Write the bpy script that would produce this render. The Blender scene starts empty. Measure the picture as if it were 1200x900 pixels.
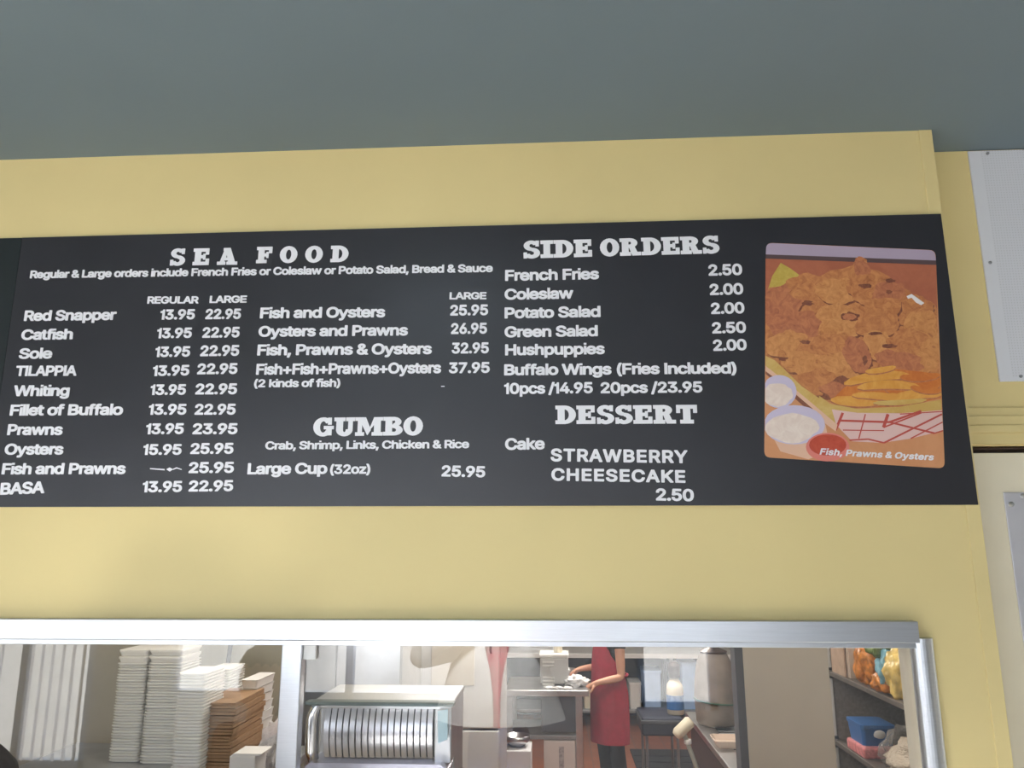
import bpy, bmesh, math, random
from mathutils import Vector, Matrix, noise
from mathutils.geometry import tessellate_polygon

random.seed(7)
S = bpy.context.scene
COL = S.collection
PI = math.pi

# ------------------------------------------------------------------ camera
CAM = Vector((0.0, -2.0, 1.95))
FPX = 900.0
PITCH, YAW, ROLL = math.radians(12.12), math.radians(-3.296), math.radians(0.136)


def cam_matrix():
    cp, sp = math.cos(PITCH), math.sin(PITCH)
    cy, sy = math.cos(YAW), math.sin(YAW)
    cr, sr = math.cos(ROLL), math.sin(ROLL)
    a = Matrix(((1, 0, 0), (0, 0, 1), (0, -1, 0)))
    r = Matrix(((cr, -sr, 0), (sr, cr, 0), (0, 0, 1)))
    p = Matrix(((1, 0, 0), (0, cp, -sp), (0, sp, cp)))
    y = Matrix(((cy, sy, 0), (-sy, cy, 0), (0, 0, 1)))
    return y @ p @ a @ r


CM = cam_matrix()
cam = bpy.data.cameras.new('camera')
cam.sensor_width = 36.0
cam.lens = 36.0 * FPX / 1200.0
cam.clip_start = 0.03
cam_o = bpy.data.objects.new('camera', cam)
COL.objects.link(cam_o)
m4 = Matrix((CM.col[0], -CM.col[1], -CM.col[2])).transposed().to_4x4()
m4.translation = CAM
cam_o.matrix_world = m4
S.camera = cam_o

# ------------------------------------------------------------------ world, sun, lights, exposure
S.view_settings.view_transform = 'Standard'
S.view_settings.look = 'None'
S.view_settings.gamma = 1.0
S.view_settings.use_curve_mapping = False
S.view_settings.exposure = 0.66
wd = bpy.data.worlds.new('daylight')
S.world = wd
wd.use_nodes = True
bg = wd.node_tree.nodes['Background']
bg.inputs[0].default_value = (0.82, 0.90, 1.0, 1)
bg.inputs[1].default_value = 2.6
sun = bpy.data.lights.new('sun', 'SUN')
sun.energy = 9.0
sun.color = (1.0, 0.97, 0.92)
sun.angle = 0.02
sun_o = bpy.data.objects.new('sun', sun)
COL.objects.link(sun_o)
sun_o.rotation_euler = Vector((0.10, 1.0, -0.66)).to_track_quat('-Z', 'Y').to_euler()


def area(name, loc, sx, sy, energy, color=(1, 1, 1), direction=(0, 0, -1), portal=False):
    l = bpy.data.lights.new(name, 'AREA')
    l.shape = 'RECTANGLE'
    l.size, l.size_y = sx, sy
    l.energy = energy
    l.color = color
    o = bpy.data.objects.new(name, l)
    COL.objects.link(o)
    o.location = loc
    o.rotation_euler = Vector(direction).to_track_quat('-Z', 'Z').to_euler()
    if portal:
        l.cycles.is_portal = True
    return o


YB = -4.5                                  # street-side wall of the dining room
area('window_portal', (-5.0, YB - 0.12, 1.4), 2.2, 2.1, 1, direction=(0, 1, 0), portal=True)
area('window_portal', (-1.75, YB - 0.12, 1.4), 3.0, 2.3, 1, direction=(0, 1, 0), portal=True)
for lx, ly, e in ((-0.3, 2.2, 32), (0.6, 4.6, 46), (1.9, 1.6, 11), (-1.3, 0.75, 7)):
    area('kitchen_tube_light', (lx, ly, 2.62), 1.2, 0.3, e, (1.0, 0.93, 0.82))


lamp = bpy.data.lights.new('added_shadow_spot', 'SPOT')      # unseen spot added to cast the photographer's head shadow on the menu wall
lamp.energy = 75
lamp.color = (1.0, 0.97, 0.9)
lamp.shadow_soft_size = 0.05
lamp.spot_size = math.radians(16)
lamp.spot_blend = 1.0
lamp_o = bpy.data.objects.new('added_shadow_spot', lamp)
COL.objects.link(lamp_o)
lamp_o.location = (0.12, YB + 0.2, 1.665)
lamp_o.rotation_euler = (Vector((-1.05, 0, 1.85)) - lamp_o.location).to_track_quat('-Z', 'Y').to_euler()
area('added_jacket_fill', (-0.5, -1.15, 2.95), 0.3, 0.3, 120, (1.0, 0.98, 0.95), (0, -0.85, -0.75))  # unseen fill added to brighten the front of the photographer's jacket


# ------------------------------------------------------------------ helpers
def W(px, py, Y=0.0):
    """the point of the plane y = Y that the photograph shows at this pixel"""
    d = CM @ Vector(((px - 600) / FPX, (py - 450) / FPX, 1.0))
    return CAM + d * ((Y - CAM.y) / d.y)


def WZ(px, py, z):
    d = CM @ Vector(((px - 600) / FPX, (py - 450) / FPX, 1.0))
    return CAM + d * ((z - CAM.z) / d.z)


def srgb(r, g, b):
    f = lambda c: (c / 255 / 12.92) if c <= 10 else ((c / 255 + 0.055) / 1.055) ** 2.4
    return (f(r), f(g), f(b), 1)


MATS = {}


def mat(name, col, rough=0.5, metal=0.0, var=0.06, scale=9.0, bump=0.0, bscale=60.0, stretch=None, spec=None, coat=0.0):
    """a principled surface whose colour wanders a little over the object"""
    if name in MATS:
        return MATS[name]
    m = bpy.data.materials.new(name)
    m.use_nodes = True
    nt = m.node_tree
    b = nt.nodes['Principled BSDF']
    b.inputs['Roughness'].default_value = rough
    b.inputs['Metallic'].default_value = metal
    if spec is not None:
        b.inputs['Specular IOR Level'].default_value = spec
    if coat:
        b.inputs['Coat Weight'].default_value = coat
    tc = nt.nodes.new('ShaderNodeTexCoord')
    mp = nt.nodes.new('ShaderNodeMapping')
    nt.links.new(tc.outputs['Object'], mp.inputs[0])
    if stretch:
        mp.inputs['Scale'].default_value = stretch
    n = nt.nodes.new('ShaderNodeTexNoise')
    n.inputs['Scale'].default_value = scale
    n.inputs['Detail'].default_value = 4
    nt.links.new(mp.outputs[0], n.inputs['Vector'])
    r = nt.nodes.new('ShaderNodeValToRGB')
    c = col if len(col) == 4 else (*col, 1)
    r.color_ramp.elements[0].position = 0.3
    r.color_ramp.elements[1].position = 0.7
    r.color_ramp.elements[0].color = tuple(max(0, v * (1 - var)) for v in c[:3]) + (1,)
    r.color_ramp.elements[1].color = tuple(min(1, v * (1 + var)) for v in c[:3]) + (1,)
    nt.links.new(n.outputs[0], r.inputs[0])
    nt.links.new(r.outputs[0], b.inputs['Base Color'])
    if bump:
        n2 = nt.nodes.new('ShaderNodeTexNoise')
        n2.inputs['Scale'].default_value = bscale
        n2.inputs['Detail'].default_value = 3
        nt.links.new(mp.outputs[0], n2.inputs['Vector'])
        bp = nt.nodes.new('ShaderNodeBump')
        bp.inputs['Strength'].default_value = bump
        bp.inputs['Distance'].default_value = 0.01
        nt.links.new(n2.outputs[0], bp.inputs['Height'])
        nt.links.new(bp.outputs[0], b.inputs['Normal'])
    MATS[name] = m
    return m


def tile_mat(name, col, grout, sx, sy, rough=0.5):
    m = bpy.data.materials.new(name)
    m.use_nodes = True
    nt = m.node_tree
    b = nt.nodes['Principled BSDF']
    b.inputs['Roughness'].default_value = rough
    tc = nt.nodes.new('ShaderNodeTexCoord')
    br = nt.nodes.new('ShaderNodeTexBrick')
    br.offset = 0.0
    br.inputs['Color1'].default_value = col
    br.inputs['Color2'].default_value = tuple(v * 0.85 for v in col[:3]) + (1,)
    br.inputs['Mortar'].default_value = grout
    br.inputs['Scale'].default_value = 1.0
    br.inputs['Mortar Size'].default_value = 0.006
    br.inputs['Brick Width'].default_value = sx
    br.inputs['Row Height'].default_value = sy
    nt.links.new(tc.outputs['Object'], br.inputs['Vector'])
    nt.links.new(br.outputs['Color'], b.inputs['Base Color'])
    MATS[name] = m
    return m


def glass_mat(name, ior=1.5, tint=(1, 1, 1, 1)):
    m = bpy.data.materials.new(name)
    m.use_nodes = True
    nt = m.node_tree
    nt.nodes.remove(nt.nodes['Principled BSDF'])
    out = nt.nodes['Material Output']
    r0 = ((ior - 1) / (ior + 1)) ** 2                  # Schlick: the same from both sides of the sheet
    lw = nt.nodes.new('ShaderNodeLayerWeight')
    pw = nt.nodes.new('ShaderNodeMath')
    pw.operation = 'POWER'
    pw.inputs[1].default_value = 5
    nt.links.new(lw.outputs['Facing'], pw.inputs[0])
    lw.inputs['Blend'].default_value = 0.5
    f = nt.nodes.new('ShaderNodeMath')
    f.operation = 'MULTIPLY_ADD'
    f.inputs[1].default_value = 1 - r0
    f.inputs[2].default_value = r0
    nt.links.new(pw.outputs[0], f.inputs[0])
    t = nt.nodes.new('ShaderNodeBsdfTransparent')
    t.inputs[0].default_value = tint
    g = nt.nodes.new('ShaderNodeBsdfGlossy')
    g.inputs['Roughness'].default_value = 0.0
    mx = nt.nodes.new('ShaderNodeMixShader')
    nt.links.new(f.outputs[0], mx.inputs[0])
    nt.links.new(t.outputs[0], mx.inputs[1])
    nt.links.new(g.outputs[0], mx.inputs[2])
    nt.links.new(mx.outputs[0], out.inputs['Surface'])
    MATS[name] = m
    return m


def film_mat(name, col, alpha, rough=0.15):
    """thin clear plastic: part of the light goes straight through"""
    m = bpy.data.materials.new(name)
    m.use_nodes = True
    nt = m.node_tree
    b = nt.nodes['Principled BSDF']
    b.inputs['Base Color'].default_value = col
    b.inputs['Roughness'].default_value = rough
    b.inputs['Alpha'].default_value = alpha
    n2 = nt.nodes.new('ShaderNodeTexNoise')
    n2.inputs['Scale'].default_value = 35
    bp = nt.nodes.new('ShaderNodeBump')
    bp.inputs['Strength'].default_value = 0.8
    bp.inputs['Distance'].default_value = 0.02
    nt.links.new(n2.outputs[0], bp.inputs['Height'])
    nt.links.new(bp.outputs[0], b.inputs['Normal'])
    MATS[name] = m
    return m


class MB:
    """collects shapes; build() links them as ONE mesh object"""

    def __init__(self):
        self.bm = bmesh.new()
        self.mi = 0

    def face(self, vs):
        try:
            f = self.bm.faces.new(vs)
            f.material_index = self.mi
            return f
        except ValueError:
            return None

    def box(self, a, b, bev=0.0):
        a, b = Vector(a), Vector(b)
        lo = Vector((min(a.x, b.x), min(a.y, b.y), min(a.z, b.z)))
        hi = Vector((max(a.x, b.x), max(a.y, b.y), max(a.z, b.z)))
        v = [self.bm.verts.new((x, y, z)) for x in (lo.x, hi.x) for y in (lo.y, hi.y) for z in (lo.z, hi.z)]
        fs = [self.face([v[i] for i in q]) for q in
              ((0, 1, 3, 2), (4, 6, 7, 5), (0, 4, 5, 1), (2, 3, 7, 6), (0, 2, 6, 4), (1, 5, 7, 3))]
        if bev:
            es = list({e for f in fs for e in f.edges})
            r = bmesh.ops.bevel(self.bm, geom=es, offset=bev, segments=2, affect='EDGES', profile=0.5)
            for f in r['faces']:
                f.material_index = self.mi
        return self

    def prism(self, pts, y0, y1, axis='Y'):
        """polygon in the XZ plane (or XY with axis Z) pulled from y0 to y1"""
        mk = (lambda p, t: (p[0], t, p[1])) if axis == 'Y' else ((lambda p, t: (p[0], p[1], t)) if axis == 'Z' else (lambda p, t: (t, p[0], p[1])))
        a = [self.bm.verts.new(mk(p, y0)) for p in pts]
        b = [self.bm.verts.new(mk(p, y1)) for p in pts]
        n = len(pts)
        self.face(a)
        self.face(b[::-1])
        for i in range(n):
            self.face((a[i], b[i], b[(i + 1) % n], a[(i + 1) % n]))
        return self

    def rings(self, rings, cap=True, closed=True):
        vs = [[self.bm.verts.new(p) for p in r] for r in rings]
        n = len(vs[0])
        for r0, r1 in zip(vs, vs[1:]):
            for i in range(n if closed else n - 1):
                self.face((r0[i], r0[(i + 1) % n], r1[(i + 1) % n], r1[i]))
        if cap and closed:
            self.face(vs[0][::-1])
            self.face(vs[-1])
        return self

    def tube(self, path, r, n=10, cap=True):
        path = [Vector(p) for p in path]
        rs = r if isinstance(r, (list, tuple)) else [r] * len(path)
        out = []
        for i, p in enumerate(path):
            d = (path[min(i + 1, len(path) - 1)] - path[max(i - 1, 0)]).normalized()
            u = d.orthogonal().normalized() if i == 0 else (pu - d * pu.dot(d)).normalized()
            pu = u
            w = d.cross(u)
            out.append([p + (u * math.cos(2 * PI * k / n) + w * math.sin(2 * PI * k / n)) * rs[i] for k in range(n)])
        return self.rings(out, cap)

    def lathe(self, prof, c=(0, 0, 0), n=20, sx=1, sy=1, wob=0):
        c = Vector(c)
        out = []
        for r, z in prof:
            ring = []
            for k in range(n):
                a = 2 * PI * k / n
                q = r * (1 + wob * noise.noise((math.cos(a) * 2, math.sin(a) * 2, z * 9 + c.x * 5)))
                ring.append(c + Vector((q * sx * math.cos(a), q * sy * math.sin(a), z)))
            out.append(ring)
        return self.rings(out)

    def blob(self, c, rx, ry, rz, amp=0.2, freq=6.0, seed=0.0, sub=4, flat=None):
        r = bmesh.ops.create_icosphere(self.bm, subdivisions=sub, radius=1.0)
        c = Vector(c)
        for v in r['verts']:
            d = v.co.normalized()
            k = 1 + amp * (noise.noise(d * freq * 0.35 + Vector((seed, seed * 2, 0))) + 0.6 * abs(noise.noise(d * freq + Vector((seed, 3, 1)))))
            p = Vector((d.x * rx * k, d.y * ry * k, d.z * rz * k)) + c
            if flat is not None and p.z < flat:
                p.z = flat
            v.co = p
        for f in {f for v in r['verts'] for f in v.link_faces}:
            f.material_index = self.mi
            f.smooth = True
        return self

    def build(self, name, material, parent=None, smooth=False, recalc=True):
        if recalc:
            bmesh.ops.recalc_face_normals(self.bm, faces=self.bm.faces)
        if smooth:
            for f in self.bm.faces:
                f.smooth = True
        me = bpy.data.meshes.new(name)
        self.bm.to_mesh(me)
        self.bm.free()
        for m in (material if isinstance(material, (list, tuple)) else [material]):
            me.materials.append(m)
        o = bpy.data.objects.new(name, me)
        COL.objects.link(o)
        if parent:
            o.parent = parent
            if parent.type == 'EMPTY' or True:
                # shapes are written in world coordinates; keep them there
                off = parent_world(parent)
                if off.length > 0:
                    for v in me.vertices:
                        v.co -= off
        return o


def parent_world(o):
    p = Vector((0, 0, 0))
    while o:
        p += Vector(o.location)
        o = o.parent
    return p


def tag(o, label=None, cat=None, group=None, kind=None):
    if label:
        o['label'] = label
    if cat:
        o['category'] = cat
    if group:
        o['group'] = group
    if kind:
        o['kind'] = kind
    return o


def thing(name, label, cat, loc=(0, 0, 0), group=None):
    o = bpy.data.objects.new(name, None)
    o.empty_display_size = 0.05
    o.location = loc
    COL.objects.link(o)
    return tag(o, label, cat, group)


def struct(o, label=None, cat=None):
    return tag(o, label, cat, kind='structure')


def dup(o, loc=None, rz=None, label=None, parent=None):
    c = o.copy()
    COL.objects.link(c)
    if parent:
        c.parent = parent
    for ch in [k for k in COL.objects if k.parent == o]:
        dup(ch, parent=c)
    if loc is not None:
        c.location = loc
    if rz is not None:
        c.rotation_euler.z = rz
    if label:
        c['label'] = label
    return c

# ------------------------------------------------------------------ materials
M_yellow = mat('yellow_wall_paint', (0.75, 0.615, 0.295), 0.55, var=0.03, scale=2.5, bump=0.04, bscale=40)
M_ceil = mat('grey_teal_ceiling_paint', (0.155, 0.202, 0.235), 0.7, var=0.05, scale=1.2, bump=0.03)
M_cream = mat('cream_paint', (0.84, 0.77, 0.60), 0.4, var=0.03)
M_creamjamb = mat('cream_jamb_paint', (0.62, 0.56, 0.45), 0.5, var=0.04)
M_beige = mat('beige_kitchen_panel', (0.58, 0.54, 0.47), 0.5, var=0.05, scale=3)
M_alu = mat('brushed_aluminium', (0.60, 0.62, 0.66), 0.30, 1.0, var=0.04, scale=6, stretch=(2, 30, 60), bump=0.05, bscale=20)
M_steel = mat('stainless_steel', (0.60, 0.61, 0.63), 0.28, 1.0, var=0.08, scale=7)
M_chrome = mat('bright_chrome', (0.80, 0.81, 0.85), 0.16, 1.0, var=0.03)
M_dsteel = mat('dull_grey_steel', (0.33, 0.34, 0.36), 0.45, 0.7, var=0.1)
M_black = mat('black_gloss_board', (0.022, 0.022, 0.028), 0.36, var=0.12, scale=4, spec=0.6, bump=0.02, bscale=90)
M_black2 = mat('black_green_board', (0.010, 0.016, 0.018), 0.45, var=0.12, scale=4)
M_letter = mat('white_vinyl', (0.86, 0.86, 0.90), 0.5, var=0.02)
M_dark = mat('dark_rubber', (0.03, 0.03, 0.035), 0.6, var=0.15)
M_darkbrown = mat('dark_brown_metal', (0.07, 0.045, 0.035), 0.3, 0.5, var=0.2)
M_charcoal = mat('charcoal_panel', (0.07, 0.075, 0.09), 0.45, var=0.12)
M_foam = mat('white_foam', (0.80, 0.80, 0.80), 0.45, var=0.02)
M_kraft = mat('kraft_card', (0.30, 0.185, 0.105), 0.8, var=0.14, scale=30, bump=0.1)
M_kraft2 = mat('pale_brown_card', (0.42, 0.30, 0.22), 0.8, var=0.12, scale=20)
M_paper = mat('white_paper', (0.72, 0.72, 0.74), 0.7, var=0.04)
M_white = mat('white_enamel', (0.75, 0.75, 0.74), 0.35, var=0.03)
M_fridge = mat('light_grey_enamel', (0.55, 0.55, 0.55), 0.4, var=0.03)
M_creamplastic = mat('cream_plastic', (0.72, 0.66, 0.52), 0.4, var=0.04)
M_blue = mat('blue_plastic', (0.05, 0.16, 0.42), 0.35, var=0.08)
M_paleblue = mat('pale_blue_plastic', (0.38, 0.55, 0.85), 0.4, var=0.06)
M_cyan = mat('pale_cyan_tag', (0.55, 0.80, 0.95), 0.4, var=0.05)
M_pink = mat('pink_packet', (0.70, 0.25, 0.26), 0.35, var=0.3, scale=40)
M_red = mat('red_apron_cloth', (0.40, 0.018, 0.045), 0.75, var=0.12, scale=25, bump=0.2, bscale=18)
M_redshirt = mat('red_shirt_cloth', (0.60, 0.02, 0.10), 0.8, var=0.1)
M_jacket = mat('light_grey_jacket_cloth', (0.78, 0.80, 0.82), 0.85, var=0.08, scale=8, bump=0.2, bscale=14)
M_jeans = mat('blue_denim', (0.07, 0.14, 0.36), 0.85, var=0.15, scale=20)
M_blackcloth = mat('black_cloth', (0.012, 0.012, 0.014), 0.85, var=0.2)
M_skin = mat('skin', (0.62, 0.33, 0.22), 0.5, var=0.06, scale=14)
M_hair = mat('black_hair', (0.008, 0.007, 0.007), 0.7, var=0.3, scale=60, spec=0.15)
M_shoe = mat('black_shoe', (0.02, 0.02, 0.02), 0.4)
M_brownbag = mat('brown_grey_cover', (0.20, 0.165, 0.14), 0.6, var=0.16, scale=10, bump=0.25, bscale=12)
M_floor = tile_mat('beige_floor_tile', (0.62, 0.60, 0.56, 1), (0.4, 0.38, 0.35, 1), 0.3, 0.3, 0.4)
M_red_tile = tile_mat('red_quarry_tile', (0.34, 0.12, 0.065, 1), (0.22, 0.11, 0.08, 1), 0.15, 0.15, 0.45)
M_outside = mat('sunlit_concrete', (0.6, 0.58, 0.55), 0.8, var=0.06, scale=2)
M_post = mat('blue_grey_frame', (0.26, 0.32, 0.42), 0.45, var=0.08)
M_blind = mat('white_blind_vinyl', (0.85, 0.85, 0.86), 0.5, var=0.02)
_nt = M_blind.node_tree
_tr = _nt.nodes.new('ShaderNodeBsdfTranslucent')
_tr.inputs[0].default_value = (0.93, 0.94, 0.98, 1)
_mx = _nt.nodes.new('ShaderNodeMixShader')
_mx.inputs[0].default_value = 0.6
_nt.links.new(_nt.nodes['Principled BSDF'].outputs[0], _mx.inputs[1])
_nt.links.new(_tr.outputs[0], _mx.inputs[2])
_nt.links.new(_mx.outputs[0], _nt.nodes['Material Output'].inputs['Surface'])
M_glass = glass_mat('service_window_glass', 1.75)
M_shopglass = glass_mat('shop_window_glass', 1.3)
M_film = film_mat('clear_plastic_film', (0.66, 0.63, 0.60, 1), 0.34, 0.08)
M_beigefilm = film_mat('beige_plastic_film', (0.62, 0.53, 0.42, 1), 0.85, 0.2)
M_whitefilm = film_mat('white_plastic_film', (0.80, 0.79, 0.86, 1), 0.85, 0.25)

# ------------------------------------------------------------------ the room
ZC = (W(0, 188).z + W(1090, 152).z) / 2            # ceiling
XC = (W(1090, 152).x + W(1146, 591).x) / 2         # outer corner of the menu wall
ZW = W(600, 735).z                                 # top of the service opening
XJ = W(1073, 800).x                                # right edge of the opening
TH = 0.062                                         # wall thickness
XL = -3.4
XWL = -1.95                                        # left edge of the opening
ZS = 1.02                                          # sill of the opening

w = MB()
w.box((XL, 0, ZW), (XC, TH, ZC))
w.box((XJ, 0, 0), (XC, TH, ZW))
w.box((XL, 0, 0), (XWL, TH, ZW))
w.box((XWL, 0, 0), (XJ, TH, ZS))
struct(w.build('wall_front', M_yellow), 'yellow painted wall carrying the black menu board', 'wall')

b = MB()
b.box((XC - 0.032, -0.003, 0.0), (XC + 0.003, 0.03, ZC), 0.0015)
struct(b.build('trim_1', M_yellow), 'yellow corner bead at the end of the menu wall', 'trim')

YR = 0.125                                         # face of the recessed wall
zcas0 = W(1160, 521, YR).z
zcas1 = W(1160, 478, YR).z
w = MB()
w.box((XC - 0.05, YR, zcas0 - 0.004), (4.0, YR + 0.08, ZC))
struct(w.build('wall_recess', M_yellow), 'yellow recessed wall above the cream door', 'wall')
t = MB()
hs = [zcas0, W(1160, 508, YR).z, W(1160, 499, YR).z, W(1160, 488, YR).z, zcas1]
for i, (z0, z1, d) in enumerate(zip(hs, hs[1:], (0.010, 0.015, 0.011, 0.006))):
    t.box((XC - 0.04, YR - d, z0), (4.0, YR + 0.002, z1), 0.0015)
struct(t.build('trim_2', M_yellow), 'yellow stepped head casing over the cream door', 'trim')
dr = thing('door_1', 'cream sliding door in the recess right of the menu board', 'door', (XC + 0.3, YR, 0))
dr['kind'] = 'structure'
d = MB()
d.box((XC - 0.06, YR + 0.005, 0.01), (2.2, YR + 0.05, zcas0 - 0.022), 0.002)
d.build('slab', M_cream, dr)
d = MB()
d.box((XC - 0.06, YR + 0.03, zcas0 - 0.03), (2.2, YR + 0.06, zcas0 - 0.001))
d.tube([(XC - 0.05, YR + 0.012, zcas0 - 0.009), (2.2, YR + 0.012, zcas0 - 0.009)], 0.005, 8)
d.build('track', M_darkbrown, dr)
pl = MB()
pa, pb = W(1177, 577, YR), W(1192, 700, YR)
px0 = (pa.x + pb.x) / 2
pl.box((px0, YR + 0.001, pa.z - 0.75), (px0 + 0.42, YR + 0.005, pa.z), 0.001)
plate = pl.build('plate', mat('pale_metal_plate', (0.72, 0.72, 0.78), 0.35, 0.55, var=0.04), dr)
plate['label'] = 'pale metal plate screwed on the door'
for (sx_, sy_) in ((1185, 591), (1199, 581)):
    sc = MB()
    p = W(sx_, sy_, YR)
    sc.lathe([(0.0005, -0.0045), (0.004, -0.004), (0.007, -0.001), (0.007, 0.002)], (0, 0, 0), 12)
    bmesh.ops.rotate(sc.bm, verts=sc.bm.verts, cent=(0, 0, 0), matrix=Matrix.Rotation(-PI / 2, 3, 'X'))
    bmesh.ops.translate(sc.bm, verts=sc.bm.verts, vec=(p.x, YR - 0.001, p.z))
    sc.build('screw', M_steel, plate)

c = MB()
c.box((-6.6, YB - 0.1, ZC), (4.1, YR + 0.09, ZC + 0.1))
struct(c.build('ceiling', M_ceil), 'grey teal painted ceiling of the dining room', 'ceiling')
f = MB()
f.box((-6.6, YB - 0.1, -0.1), (4.1, TH, 0))
struct(f.build('floor', M_floor), 'beige tiled floor of the dining room', 'floor')
f = MB()
f.box((-3.4, TH, -0.1), (4.1, 8.3, 0))
struct(f.build('floor_kitchen', M_red_tile), 'red quarry tile floor of the kitchen', 'floor')
for nm, x0, x1, lb in (('wall_left', -6.6, -6.5, 'pale wall on the left of the dining room'), ('wall_right', 4.0, 4.1, 'pale wall on the right of the dining room')):
    w = MB()
    w.box((x0, YB - 0.1, 0), (x1, TH if x0 < 0 else YR, ZC))
    struct(w.build(nm, mat('pale_room_paint', (0.6, 0.57, 0.5), 0.6)), lb, 'wall')
w = MB()
w.box((-6.5, 0, 0), (XL, TH, ZC))
struct(w.build('wall_front_left', M_yellow), 'yellow wall left of the service window', 'wall')
# street side: two big windows, the left one behind vertical blinds
WA, WB, WC = (-6.1, -3.9), (-3.25, -0.25), (0.62, 1.25)
w = MB()
for x0, x1 in ((-6.5, WA[0]), (WA[1], WB[0]), (WB[1], WC[0]), (WC[1], 4.0)):
    w.box((x0, YB - 0.1, 0), (x1, YB, ZC))
TOP = {WA: 2.45, WB: 2.66, WC: 2.45}
SILL = {WA: 0.2, WB: 0.75, WC: 0.7}
for x0, x1 in (WA, WB, WC):
    w.box((x0, YB - 0.1, 0), (x1, YB, SILL[(x0, x1)]))
    w.box((x0, YB - 0.1, TOP[(x0, x1)]), (x1, YB, ZC))
struct(w.build('wall_back', mat('grey_blue_street_wall', (0.30, 0.32, 0.35), 0.6)), 'grey street side wall behind the viewer', 'wall')
for k, ((x0, x1), posts) in enumerate(((WA, (-4.55,)), (WB, (-1.75,)), (WC, ()))):
    wn = thing('window_%d' % (k + 2), ('street window behind white vertical blinds', 'wide bare street window', 'narrow street window')[k], 'window', (x0, YB - 0.06, 0.2))
    wn['kind'] = 'structure'
    zt_ = TOP[(x0, x1)]
    zs_ = SILL[(x0, x1)]
    wn.location.z = zs_
    g = MB()
    g.box((x0, YB - 0.06, zs_), (x1, YB - 0.054, zt_))
    g.build('pane', M_shopglass, wn)
    fr = MB()
    for xx in (x0, *posts, x1 - 0.06):
        fr.box((xx, YB - 0.1, zs_), (xx + 0.06, YB - 0.02, zt_), 0.003)
    fr.box((x0, YB - 0.1, zs_), (x1, YB - 0.02, zs_ + 0.06), 0.003)
    fr.box((x0, YB - 0.1, zt_ - 0.06), (x1, YB - 0.02, zt_), 0.003)
    fr.build('frame', M_post, wn)
g = MB()
g.box((-30, -30, -0.12), (30, YB - 0.1, -0.02))
struct(g.build('ground', M_outside), 'pale concrete pavement outside the street windows', 'ground')

# the kitchen shell
w = MB()
w.box((-3.4, 8.2, 0), (4.1, 8.3, 2.7))
struct(w.build('wall_kitchen_back', mat('dim_kitchen_paint', (0.46, 0.43, 0.36), 0.6)), 'dim far wall of the kitchen', 'wall')
w = MB()
w.box((-3.4, TH, 0), (-3.3, 8.2, 2.7))
struct(w.build('wall_kitchen_left', M_beige), 'beige left wall of the kitchen', 'wall')
w = MB()
w.box((2.45, YR + 0.1, 0), (2.55, 8.2, 2.7))
struct(w.build('wall_kitchen_right', mat('grey_kitchen_paint', (0.30, 0.275, 0.25), 0.6)), 'grey right wall of the kitchen behind the shelves', 'wall')
c = MB()
c.box((-3.4, 0.21, 2.7), (2.55, 8.3, 2.78))
struct(c.build('ceiling_kitchen', mat('kitchen_ceiling_paint', (0.7, 0.7, 0.67), 0.7)), 'white ceiling of the kitchen', 'ceiling')
# stub wall between the cook line and the shelves
YP = 1.9
xp0, xp1 = W(869, 780, YP).x, W(971, 780, YP).x
w = MB()
w.box((xp0, YP, 0), (xp1, YP + 0.09, 2.7))
struct(w.build('wall_partition', M_beige), 'beige stub wall seen through the right pane', 'wall')
w = MB()
w.box((xp0 - 0.03, YP - 0.004, 0), (xp0 + 0.008, YP + 0.094, 2.7), 0.002)
struct(w.build('trim_3', M_charcoal), 'dark corner guard on the edge of the beige stub wall', 'trim')
# left stub wall behind the foam boxes
YQ = 1.42
xq = W(345, 790, YQ).x
w = MB()
w.box((-3.3, YQ, 0), (xq, YQ + 0.09, 2.7))
struct(w.build('wall_stub', mat('grey_green_wall', (0.40, 0.39, 0.34), 0.6)), 'grey wall behind the stacks of white foam boxes', 'wall')

# ------------------------------------------------------------------ service window
win = thing('window_1', 'aluminium framed sliding service window below the menu board', 'window', (0, 0, ZS))
win['kind'] = 'structure'
xh = W(1077, 740, -0.03).x
h = MB()
z1, z0 = W(600, 727, -0.03).z, W(600, 751.5, -0.03).z
h.box((XWL - 0.06, -0.03, z0), (xh, 0.001, z1), 0.0015)
h.build('header', M_alu, win)
h = MB()
z2 = W(600, 757.5, -0.018).z
h.box((XWL - 0.06, -0.018, z2), (xh - 0.004, 0.06, W(600, 752.5, -0.018).z + 0.002), 0.001)
h.build('track', M_alu, win)
j = MB()
xa, xb = W(1073, 800, -0.012).x, W(1100, 800, -0.012).x
zj = W(1090, 748, -0.012).z
wj = xb - xa
prof = [(xa, 0.03), (xa, -0.004)] + [(xa + wj * 0.5 - wj * 0.5 * math.cos(PI * i / 14), -0.004 - 0.020 * math.sin(PI * i / 14)) for i in range(1, 14)] + [(xb, -0.004), (xb, 0.010), (xa + wj * 0.7, 0.03)]
j.prism(prof, ZS - 0.03, zj, axis='Z')
j.box((XWL - 0.06, -0.012, ZS - 0.03), (XWL + 0.02, 0.03, z0))
j.build('jamb', M_alu, win)
j = MB()
j.box((xa - 0.001, 0.0, ZS), (xa + 0.012, TH + 0.004, z2 + 0.003))
j.build('liner', M_creamjamb, win)
j = MB()
j.box((XWL, -0.04, ZS - 0.03), (XJ, TH + 0.02, ZS + 0.005), 0.002)
j.build('sill', M_alu, win)
v = MB()
xm0, xm1 = W(330, 760, -0.006).x, W(354, 760, -0.006).x
v.box((xm0, -0.006, ZS), (xm1, 0.03, z2 + 0.002), 0.003)
v.build('mullion', M_alu, win)
g = MB()
g.box((XWL, 0.036, ZS), (xm1 - 0.01, 0.040, z2 + 0.003))
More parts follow.
